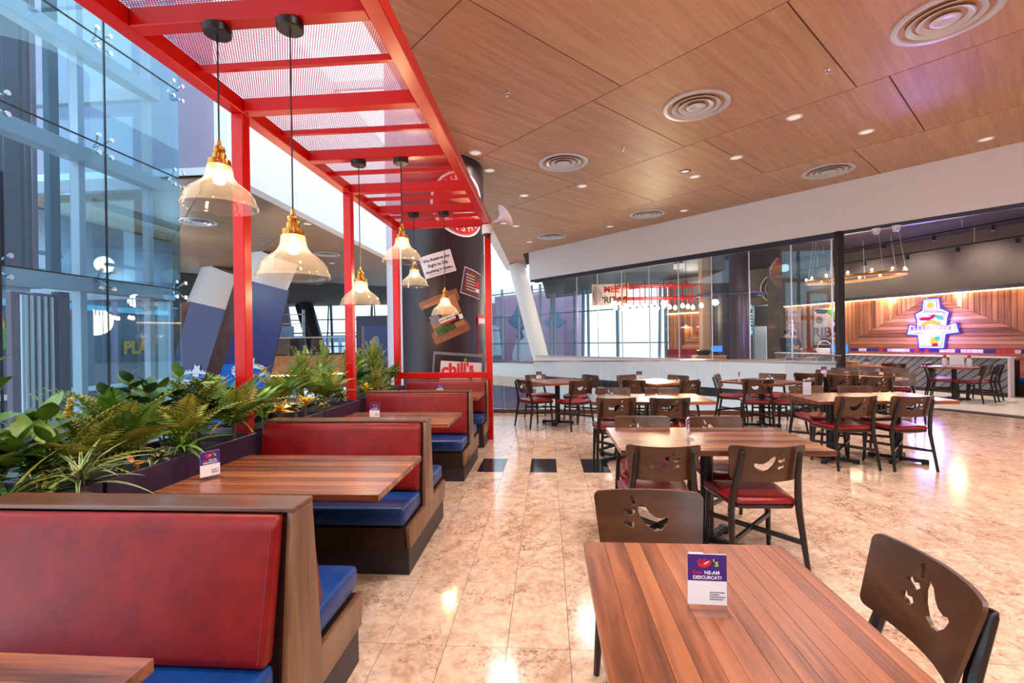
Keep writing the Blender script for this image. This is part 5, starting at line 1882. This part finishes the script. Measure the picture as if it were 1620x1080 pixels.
for k in range(10):
    x = -.46 + k * .102
    yb = -.155 + .03 * math.cos(x * 3)
    neon('ribbon_letter', [(x - .03, yb - .06), (x - .01, yb - .06), (x - .01, yb + .0), (x + .012, yb + .0), (x + .012, yb - .06), (x + .032, yb - .06), (x + .032, yb + .065), (x - .03, yb + .065)], 'ink_purple', .07)
neon('bun_arc', [(-.27, -.08), (-.2, .04), (0, .12), (.2, .04), (.27, -.08), (.18, -.08), (0, 0), (-.18, -.08)], 'neon_yellow', .042)
neon('pepper', [(-.3, .14), (-.22, .1), (-.05, .09), (.08, .16), (.13, .26), (.06, .26), (-.03, .18), (-.2, .18)], 'neon_pink', .056)
neon('leaf_fringe', [(-.18, .28), (.28, .2), (.3, .08), (.16, .12), (.1, .3)], 'neon_cyan', .042)
neon('top_box', [(-.14, .42), (.14, .42), (.13, .66), (-.13, .66)], 'neon_white', .042)
neon('top_drawing', circle(0, .53, .09, 12), 'neon_yellow', .056)
neon('brim', [(-.3, .34), (.3, .3), (.3, .24), (-.32, .26)], 'neon_white', .05)
p = on_wall(3.6, 1.55, 1.75)
light('neon_light', 'POINT', p, 190, (.42, .30, 1), .35)

# posters on the plank wall
def poster(s0, s1, z0, z1, label, base, deco):
    t = thing('poster', label, 'poster', (0, 0, 0))
    m = frame_on(on_wall(0, 1.955), UL)
    obj('sheet', xform(MB().box((s0, z0, 0), (s1, z1, .02)).mesh('sheet', base, 0), m), t)
    for k, (nm, pts, mt) in enumerate(deco):
        obj(nm, xform(MB().prism(pts, 'Z', .021 + .002 * k, .024 + .002 * k).mesh(nm, mt, 0), m), t)
    return t, m
rr = random.Random(9)
dots = [('red_dot', circle(rr.uniform(-.98, -.6), rr.uniform(1.3, 2.5), rr.uniform(.015, .04), 8), 'ink_red') for _ in range(36)]
t, m = poster(-1.05, -.53, 1.24, 2.56, 'narrow cream poster with red dots and a red heart shape', 'ink_pink', dots + [('heart', [(-.8, 1.9), (-.9, 2.03), (-.86, 2.1), (-.8, 2.05), (-.73, 2.1), (-.69, 2.02)], 'ink_red'), ('white_box', [(-.9, 1.55), (-.66, 1.55), (-.66, 1.78), (-.9, 1.78)], 'paper')])
deco = [('dark_patch', blob(.28, 2.36, .26, .1, .3, seed=1), 'ink_black'), ('round_shape', circle(.2, 2.05, .13, 16), 'ink_grey'), ('round_shape', circle(.2, 2.05, .08, 16), 'ink_tan'), ('pink_patch', blob(.2, 1.78, .18, .12, .3, seed=2), 'ink_pink'), ('green_patch', blob(.7, 2.2, .22, .2, .3, seed=4), 'ink_green'), ('dark_patch', blob(.82, 1.9, .12, .3, .4, seed=6), 'ink_black'), ('red_patch', blob(.9, 2.1, .1, .35, .3, seed=7), 'ink_red'), ('purple_patch', blob(.45, 1.3, .25, .12, .3, seed=8), 'ink_grey'), ('pale_patch', blob(.55, 1.95, .2, .25, .2, seed=9), 'paper')]
t, m = poster(.0, 1.0, 1.15, 2.48, 'wide collage poster with large thin letters behind the bar', 'ink_pink', deco)
obj('lettering', fin(xform(text_mesh('RIBS', .5, .004, .0), m @ Matrix.Translation((.42, 1.6, .05))), 'ink_brown'), t)
# red and yellow poster on the other planked wall
t = thing('poster', 'red and yellow pepper poster beside the dark column', 'poster', (0, 0, 0))
obj('sheet', xform(MB().prism(blob(1.66, 1.9, .14, .5, .2, seed=2), 'Z', .05, .07).mesh('sheet', 'ink_red', 0), BMx), t)
obj('yellow_shape', xform(MB().prism(blob(1.72, 1.75, .09, .4, .25, seed=5), 'Z', .071, .08).mesh('yellow_shape', 'leaf_yellow', 0), BMx), t)

# shop name upright on the grey wall, round wall emblem
wl = thing('wall_lettering', 'cyan upright lettering on the grey wall by the corridor', 'lettering', (0, 0, 0))
GM = frame_on((8.48, BACK - 8.48, 2.2), (1, -1)) @ Matrix.Translation((0, 0, .02)) @ Matrix.Rotation(R(90), 4, 'Z')
obj('lettering', fin(xform(text_mesh("chili's", .62, .012, .012), GM), 'logo_cyan'), wl)
we = thing('wall_emblem', 'large faint ring emblem on the grey wall above the corridor', 'emblem', (0, 0, 0))
GM2 = frame_on((9.28, BACK - 9.28, 3.45), (1, -1))
obj('ring', fin(xform(curve_mesh([circle(0, 0, .6, 40), circle(0, 0, .56, 40)], .008), GM2 @ Matrix.Translation((0, 0, .03))), 'pillar'), we)
obj('ring', fin(xform(curve_mesh([circle(0, 0, .4, 40), circle(0, 0, .38, 40)], .008), GM2 @ Matrix.Translation((0, 0, .03))), 'pillar'), we)

# hanging banner
hb = thing('banner', "cream hanging banner with MEET 'RITAS lettering behind the glass", 'banner', (1.64, 17.1, 2.70))
MB().box((0, 0, 0), (1.32, .03, .76)).build('board', 'decal_yellow', hb, smooth=0)
MB().box((0, -.006, 0), (1.32, 0, .76)).build('face', 'paper', hb, smooth=0)
mb = MB()
for k in range(14):
    a = R(-80 + k * 160 / 13)
    mb.prism([(.03, .38), (.06 + .30 * math.cos(a), .38 + .34 * math.sin(a)), (.06 + .30 * math.cos(a + .06), .38 + .34 * math.sin(a + .06))], 'Y', -.012, -.006)
mb.build('sunburst', 'ink_brown', hb, smooth=0)
FB = frame_on((0, -.014, 0), (1, 0))
obj('lettering', fin(xform(text_mesh('MEET', .32, .004, .005), FB @ Matrix.Translation((.80, .56, 0))), 'ink_red'), hb)
obj('lettering', fin(xform(text_mesh("'RITAS", .32, .004, .005), FB @ Matrix.Translation((.80, .18, 0))), 'ink'), hb)
for x in (.1, 1.2):
    MB().bar((x, .015, .76), (x, .015, 1.6), .012).build('hanger', 'black', hb, smooth=0)

# red tube chandelier
rcn = thing('tube_chandelier', 'red tube frame chandelier with a row of bare bulbs behind the glass', 'chandelier', (3.7, 16.2, 2.72))
mb = MB()
xs = [-1.35 + k * .3 for k in range(10)]
for y in (-.45, 0, .45):
    mb.tube([(-1.35, y, .12), (1.35, y, .12)], .018, 6)
    mb.tube([(-1.35, y, .55), (1.35, y, .52)], .018, 6)
mb.build('long_tube', 'red_metal', rcn)
mb = MB()
for x in (-1.35, -.45, .45, 1.35):
    for z in (.12, .53):
        mb.tube([(x, -.45, z), (x, .45, z)], .018, 6)
mb.build('cross_tube', 'red_metal', rcn)
bulbs = []
for k, x in enumerate(xs):
    for y in ((-.45, .45) if k % 2 else (0,)):
        MB().tube([(x, y, -.1), (x, y, .68)], .018, 6).build('drop_tube', 'red_metal', rcn)
        MB().lathe([(.001, -.26), (.05, -.24), (.066, -.19), (.05, -.14), (.02, -.1)], 12, (x, y, 0)).build('bulb', 'bulb_small', rcn, smooth=1)
for x in (-1.0, 1.0):
    MB().tube([(x, 0, .55), (x, 0, 1.58)], .01, 5).build('hanger', 'black', rcn)
light('chandelier_light', 'POINT', (3.7, 16.2, 2.4), 160, (1, .8, .55), .5)

# wooden ring chandelier
wr = thing('ring_chandelier', 'thin wooden ring chandelier with tiny bulbs on long wires', 'chandelier', (8.72, 14.0, 3.1))
pts = [(1.15 * math.cos(2 * PI * k / 40), 1.15 * math.sin(2 * PI * k / 40), .06 * math.cos(2 * PI * k / 40)) for k in range(41)]
MB().tube(pts, .045, 8, False).build('ring', 'oak', wr)
for k in range(14):
    a = 2 * PI * k / 14
    MB().lathe([(.001, -.03), (.028, -.01), (.03, .015), (.015, .04), (0.001, .045)], 10, (1.15 * math.cos(a), 1.15 * math.sin(a), .09 + .06 * math.cos(a))).build('bulb', 'bulb_small', wr, smooth=1)
for k in range(8):
    a = 2 * PI * k / 8
    MB().tube([(1.15 * math.cos(a), 1.15 * math.sin(a), .06), (1.0 * math.cos(a), 1.0 * math.sin(a), 1.2)], .004, 4).build('wire', 'alu', wr)
light('ring_light', 'POINT', (8.72, 14.0, 2.8), 60, (1, .8, .55), .6)

# dark round column with its blue ring, square column
dcol = thing('round_column', 'dark glossy round column with a blue ring near its top', 'column', (6.42, 17.1, 0))
MB().lathe([(.66, 0), (.66, 4.3)], 40).build('shaft', 'bill_blue' if False else 'wrap', dcol, smooth=.9)
mb = MB()
mb.tube([(1.08 * math.cos(2 * PI * k / 40), 1.08 * math.sin(2 * PI * k / 40), 2.95) for k in range(41)], .055, 8, False)
mb.build('blue_ring', 'bill_blue', dcol)
for k in range(4):
    a = R(45 + 90 * k)
    MB().tube([(.64 * math.cos(a), .64 * math.sin(a), 2.95), (1.08 * math.cos(a), 1.08 * math.sin(a), 2.95)], .02, 6).build('arm', 'dark_steel', dcol)
for k in range(20):
    a = R(k * 18)
    MB().box((.66 * math.cos(a) - .01, .66 * math.sin(a) - .01, 0), (.66 * math.cos(a) + .01, .66 * math.sin(a) + .01, 2.9)).build('rib', 'bill_blue', dcol, smooth=0)
tag(MB().box((5.45, 16.9, 0), (5.74, 17.3, 4.3), .01).build('square_column', 'tan_plaster'), 'tan square column left of the dark round column', 'column')

# cupboard with basket, host stand, terminals
ok = thing('oak_cupboard', 'light oak cupboard behind the parapet glass', 'cupboard', (5.12, 15.1, 0))
MB().box((-.45, 0, 0), (.46, .5, .92), .006).build('body', 'oak', ok)
for x in (-.44, .02):
    MB().box((x, -.02, .06), (x + .42, 0, .86), .004).build('door', 'oak', ok)
bk = thing('basket', 'brown wicker basket on the oak cupboard', 'basket', (4.95, 15.3, .92))
MB().lathe([(.001, 0), (.16, 0), (.2, .09), (.21, .17), (.18, .17), (.16, .02)], 14).build('body', 'soil', bk, smooth=.5)
MB().lathe([(.2, .13), (.225, .15), (.2, .18)], 14).build('rim', 'booth_cap', bk, smooth=.5)
def terminal(x, y, z, rz, label):
    t = thing('terminal', label, 'terminal', (x, y, z), R(rz))
    MB().box((-.1, -.08, 0), (.1, .1, .03), .005).build('foot', 'black', t)
    MB().bar((0, .02, .03), (0, .04, .15), .06).build('stand', 'black', t, smooth=0)
    s_ = MB().box((-.18, -.012, -.12), (.18, .012, .12), .004).build('screen_housing', 'black', t, loc=(0, .02, .2), rot=(R(-25), 0, 0))
    MB().box((-.165, -.016, -.105), (.165, -.012, .105)).build('display', 'screen', s_, smooth=0)
    return t
terminal(5.36, 15.3, .92, -18, 'order terminal with blue screen on the oak cupboard')
hs = thing('host_stand', 'light wooden host stand beside the black post', 'host stand', (6.88, 11.45, 0), R(-50))
MB().box((-.22, -.18, 0), (.22, .18, .86), .006).build('body', 'oak', hs)
MB().box((-.25, -.2, .86), (.25, .2, .89), .004).build('top', 'oak', hs)
MB().box((-.2, -.1, .89), (.05, .1, .97), .004).build('tray', 'plank', hs)
terminal(6.82, 11.5, .972, -30, 'order terminal with blue screen on the host stand')
# white carrier on the bar
p = on_wall(1.5, .35)
wb = thing('carrier', 'white open carrier with a loop handle on the bar top', 'carrier', (p.x, p.y, .935), R(-65))
MB().lathe([(.001, 0), (.19, 0), (.24, .1), (.25, .15), (.23, .15), (.18, .02)], 20).build('bowl', 'white_gloss', wb, smooth=.6)
MB().tube([(.24 * math.cos(a), 0, .13 + .26 * math.sin(a)) for a in [PI * k / 12 for k in range(13)]], .012, 6).build('handle', 'white_gloss', wb)

# bottles and menu on the restaurant table
for k, (x, y, lb) in enumerate(((8.98, 11.32, 'left white bottle with red cap on the restaurant table'), (9.28, 11.06, 'right white bottle with red cap on the restaurant table'))):
    t = thing('sauce_bottle', lb, 'bottle', (x, y, .752), 0)
    MB().lathe([(.001, 0), (.045, 0), (.05, .02), (.048, .13), (.03, .19), (.02, .2)], 14).build('body', 'white_gloss', t, smooth=.7)
    MB().lathe([(.03, .19), (.032, .24), (.012, .26), (.008, .29), (.001, .29)], 12).build('cap', 'ink_red', t, smooth=.7)
t = thing('table_menu', 'white folded menu standing between the two bottles', 'menu', (9.12, 11.18, .752), R(-40))
MB().prism([(-.05, 0), (.05, 0), (.004, .26), (-.004, .26)], 'X', -.12, .12).build('cover', 'white_gloss', t, smooth=0)
MB().box((-.1, -.047, .02), (.1, -.045, .035)).build('print', 'ink_red', t, smooth=0)

# red and blue booth at the right edge
p = on_wall(LWL + .35, -.1)
rb = thing('booth_bench', 'red and blue restaurant booth at the right edge behind the bar end', 'bench', (10.95, 11.75, 0), R(-65))
MB().box((-.05, -.05, 0), (1.3, .6, .3), .004).build('frame', 'booth_dark', rb, smooth=0)
MB().box((-.02, -.02, .3), (1.28, .5, .44), .03, None, 2).build('seat_cushion', 'blue_vinyl', rb)
MB().box((-.02, .38, .44), (1.28, .55, .98), .03, None, 2).build('back_cushion', 'red_vinyl', rb)

# track lights
def track(s0, s1, off, z, n, label):
    t = thing('track_light', label, 'track light', (0, 0, 0))
    a, b = on_wall(s0, off, z), on_wall(s1, off, z)
    MB().bar(a, b, .04, .04).build('rail', 'black', t, smooth=0)
    for k in range(n):
        p = a + (b - a) * (k + .5) / n
        h = MB().lathe([(.001, 0), (.045, 0), (.045, -.13), (.04, -.13), (.04, -.11), (.001, -.11)], 14, (p.x, p.y, z - .04)).build('spot_head', 'black', t, smooth=.6)
        MB().lathe([(.039, -.118), (.001, -.118)], 14, (p.x, p.y, z - .04)).build('lens', 'spot', t, smooth=.6)
    for k in range(2):
        p = a + (b - a) * (.2 + .6 * k)
        MB().bar((p.x, p.y, z), (p.x, p.y, 4.3), .008).build('hanger', 'alu', t, smooth=0)
track(-.6, 6.4, 1.05, 3.82, 6, 'black ceiling track with small spots closer to the plank wall')
track(.6, 6.4, 0.0, 4.06, 5, 'black ceiling track with small spots nearer the fascia')
for k in range(5):
    p = on_wall(.6 + 1.4 * k, 1.0, 3.7)
    q = on_wall(.6 + 1.4 * k, 2.0, 3.2)
    d = (q - p)
    light('wall_washer', 'SPOT', p, 60, (1, .82, .68), .04, Vector((0, 0, -1)).rotation_difference(d).to_euler(), R(95), blend=.8)
for k in range(4):
    p = on_wall(.8 + 1.7 * k, 1.85, 2.6)
    light('strip_light', 'POINT', (p.x, p.y, p.z), 28, (1, .70, .42), .15)
for k in range(3):
    p = on_wall(1.0 + 2.2 * k, -.9, 4.2)
    light('floor_spot', 'SPOT', (p.x, p.y, 4.2), 260, (1, .86, .78), .05, (0, 0, 0), R(80))
light('back_room_light', 'POINT', (6.2, 20.6, 3.6), 130, (1, .85, .7), .3)
light('back_room_light', 'POINT', (2.5, 19.5, 3.9), 120, (1, .92, .85), .3)
light('corridor_light', 'POINT', (9.3, BACK - 8.4, 2.6), 25, (1, .95, .95), .1)

# small fittings: exit light, security domes
ex = thing('exit_light', 'small white exit light box under the fascia behind the glass', 'sign', (3.86, 13.95, 3.5), R(-45))
MB().box((-.16, -.04, 0), (.16, .04, .14), .005).build('housing', 'lens', ex)
MB().box((-.12, -.045, .14), (.12, .045, .2)).build('bracket', 'mural_blue', ex, smooth=0)
for k, (x, y, lb) in enumerate(((7.0, 10.5, 'left one of two white dome cameras under the fascia right of the black post'), (7.24, 10.27, 'right one of two white dome cameras under the fascia right of the black post'))):
    t = thing('dome_camera', lb, 'camera', (x, y, 3.74))
    MB().lathe([(.001, 0), (.08, 0), (.08, -.04), (.07, -.05)], 16).build('base', 'white_gloss', t)
    MB().lathe([(.07, -.05), (.066, -.09), (.04, -.12), (.001, -.13)], 16).build('dome', 'alu', t)
for k, (x, y, lb) in enumerate(((6.45, 22.3, 'left small pendant lamp in front of the far planked wall'), (7.0, 21.75, 'right small pendant lamp in front of the far planked wall'))):
    t = thing('dish_pendant', lb, 'lamp', (x, y, 1.95))
    MB().lathe([(.3, 0), (.2, .06), (.05, .1), (.03, .16), (.001, .16)], 18).build('shade', 'white_gloss', t)
    MB().lathe([(.001, -.01), (.09, .02), (.06, .06), (.001, .08)], 12).build('bulb', 'bulb_small', t)
    MB().tube([(0, 0, .16), (0, 0, 2.3)], .006, 5).build('cord', 'black', t)

# ================================================================== PEOPLE behind the bar
def person(x, y, rz, label, h, pose, shirt, cap):
    root = thing('person', label, 'person', (x, y, 0), R(rz))
    k = h / 1.75
    V = [(0, 0, .95), (0, .0, 1.12), (0, .02, 1.32), (0, .01, 1.46), (0, .03, 1.53), (0, .055, 1.62), (0, .05, 1.71)]
    E_ = [(0, 1), (1, 2), (2, 3), (3, 4), (4, 5), (5, 6)]
    rad = [.155, .14, .165, .10, .055, .085, .075]
    for s in (-1, 1):
        b = len(V)
        V += [(s * .09, 0, .86), (s * .10, .03, .48), (s * .10, -.01, .08), (s * .10, .12, .035)]
        E_ += [(0, b), (b, b + 1), (b + 1, b + 2), (b + 2, b + 3)]
        rad += [.09, .06, .045, .035]
        b = len(V)
        el, wr_ = pose[0 if s < 0 else 1]
        V += [(s * .17, 0, 1.42), (s * .21, el[0], el[1]), (s * (.21 - wr_[2]), wr_[0], wr_[1])]
        E_ += [(2, b), (b, b + 1), (b + 1, b + 2)]
        rad += [.065, .045, .032]
        hb_ = b + 2
        hx, hy, hz = V[hb_]
        base = len(V)
        V.append((hx - s * .01, hy + .07, hz - .01))
        E_.append((hb_, base))
        rad.append(.03)
        for fi in range(4):
            q = len(V)
            ox = (fi - 1.5) * .02
            V += [(hx - s * .01 + ox, hy + .115, hz - .015), (hx - s * .01 + ox * 1.1, hy + .15 + (.01 if fi in (1, 2) else 0), hz - .035)]
            E_ += [(base, q), (q, q + 1)]
            rad += [.0105, .0085]
        q = len(V)
        V.append((hx - s * .05, hy + .08, hz - .02))
        E_.append((base, q))
        rad.append(.012)
    me = bpy.data.meshes.new('body')
    me.from_pydata([tuple(c * k for c in v) for v in V], E_, [])
    o = bpy.data.objects.new('body', me)
    COL.objects.link(o)
    md = o.modifiers.new('skin', 'SKIN')
    sv = me.skin_vertices[0].data
    for i, r_ in enumerate(rad):
        sv[i].radius = (r_ * k, r_ * k * (.72 if i in (0, 1, 2, 3) else 1))
    sv[0].use_root = True
    md2 = o.modifiers.new('sub', 'SUBSURF')
    md2.levels = md2.render_levels = 2
    bpy.context.view_layer.update()
    ev = o.evaluated_get(bpy.context.evaluated_depsgraph_get())
    bme = bpy.data.meshes.new_from_object(ev)
    bpy.data.objects.remove(o)
    bme.materials.clear()
    for mt in ('skin', shirt, 'r_dark', 'plinth'):
        bme.materials.append(M[mt])
    for p_ in bme.polygons:
        c = p_.center / k
        i = 0
        if c.z < .09:
            i = 3
        elif c.z < .93:
            i = 2 if abs(c.x) < .24 and c.y < .2 else 0
        if .90 <= c.z < 1.485 and (abs(c.x) < .165 or c.z > 1.22) and c.y < .2:
            i = 1
        p_.material_index = i
    bme.shade_smooth()
    bo = obj('body', bme, root)
    hd = MB()
    hd.lathe([(.001, .112), (.05, .104), (.082, .07), (.094, .02), (.09, -.02), (.086, -.04)], 16, (0, .045 * k, 1.655 * k))
    hair = hd.build('cap' if cap else 'hair', 'ink_black' if cap else 'hair', root, smooth=1)
    if cap:
        MB().prism([(-.07, .12), (.07, .12), (.055, .21), (0, .225), (-.055, .21)], 'Z', 1.67 * k, 1.682 * k).build('brim', 'ink_black', hair, smooth=0)
    fc_ = MB()
    for s in (-1, 1):
        fc_.lathe([(.001, -.012), (.012, 0), (.001, .012)], 8, (s * .032, .135 * k, 1.645 * k))
    fc_.build('eyes', 'ink_black', root, smooth=1)
    nb = MB()
    nb.tube([(0, .135 * k, 1.645 * k), (0, .162 * k, 1.612 * k), (0, .14 * k, 1.602 * k)], [.008, .014, .01], 6)
    nb.build('nose', 'skin', root, smooth=1)
    MB().box((-.022, .132 * k, 1.572 * k), (.022, .142 * k, 1.579 * k)).build('mouth', 'ink_brown', root, smooth=0)
    for s in (-1, 1):
        MB().lathe([(.001, -.03), (.018, -.01), (.018, .015), (.001, .03)], 8, (s * .09, .03 * k, 1.63 * k)).build('ear', 'skin', root, smooth=1)
    return root


pz = person(8.55, 17.55, -62, 'person in a black short sleeved shirt leaning over the bar, seen from behind', 1.70, (((.16, 1.16), (.38, 1.06, .04)), ((.16, 1.16), (.38, 1.06, .04))), 'tee', False)
pz = person(9.05, 17.95, 128, 'person in a dark cap and grey apron facing us behind the bar', 1.66, (((.12, 1.16), (.34, 1.08, .06)), ((.12, 1.16), (.34, 1.08, .06))), 'apron', True)

# ================================================================== LIGHT FROM THE DOWNLIGHTS AND ADDED FILL LAMPS
for x, y, e, c in ((-.9, 8.6, 190, (1, .93, .87)), (.83, 10.4, 190, (1, .93, .87)), (3.0, 9.9, 170, (1, .92, .88)), (3.64, 9.0, 150, (1, .92, .88)), (3.9, 7.5, 170, (1, .90, .90)), (5.4, 8.2, 170, (1, .87, .95)), (6.7, 7.2, 150, (1, .92, .88)), (2.0, 4.0, 300, (1, .93, .88)), (5.0, 4.6, 230, (1, .92, .90)), (.4, 1.4, 300, (1, .94, .90)), (3.0, 1.6, 240, (1, .93, .90)), (8.0, 3.5, 300, (1, .93, .88)), (2.0, -2.5, 380, (1, .95, .91)), (7.0, -2.0, 380, (1, .95, .91)), (-.6, -1.5, 300, (1, .95, .91)), (11.8, 2.5, 300, (1, .94, .9))):
    light('downlight_and_fill_beam', 'SPOT', (x, y, CEIL - .05), e, c, .16, (0, 0, 0), R(150), blend=.8)  # spots nearer the camera and behind it have no fixture, added as fill

for x, y, z, e in ((-9.5, 12.5, 4.6, 160), (-9.2, 19.4, 4.6, 260), (-14, 16, 4.6, 260), (-14, 25, 4.6, 300), (-7.9, 26, 4.6, 200), (-20, 20, 4.6, 260)):
    light('wing_downlight', 'SPOT', (x, y, z), e, (1, .93, .86), .1, (0, 0, 0), R(130), blend=.8)
for y in (4.5, 7.5, 10.5, 13.5):
    light('store_fill', 'POINT', (-11.4, y, 3.6), 60, (.8, .92, 1), .2)  # unseen fill lamps added to brighten the shop front
light('lift_fill', 'POINT', (-7.4, 5.4, 5.0), 15, (.75, .92, 1), .2)  # added fill inside the shaft, no lamp hangs there
light('shop_light', 'POINT', (-14, 24, -2.0), 200, (1, .85, .7), .4)
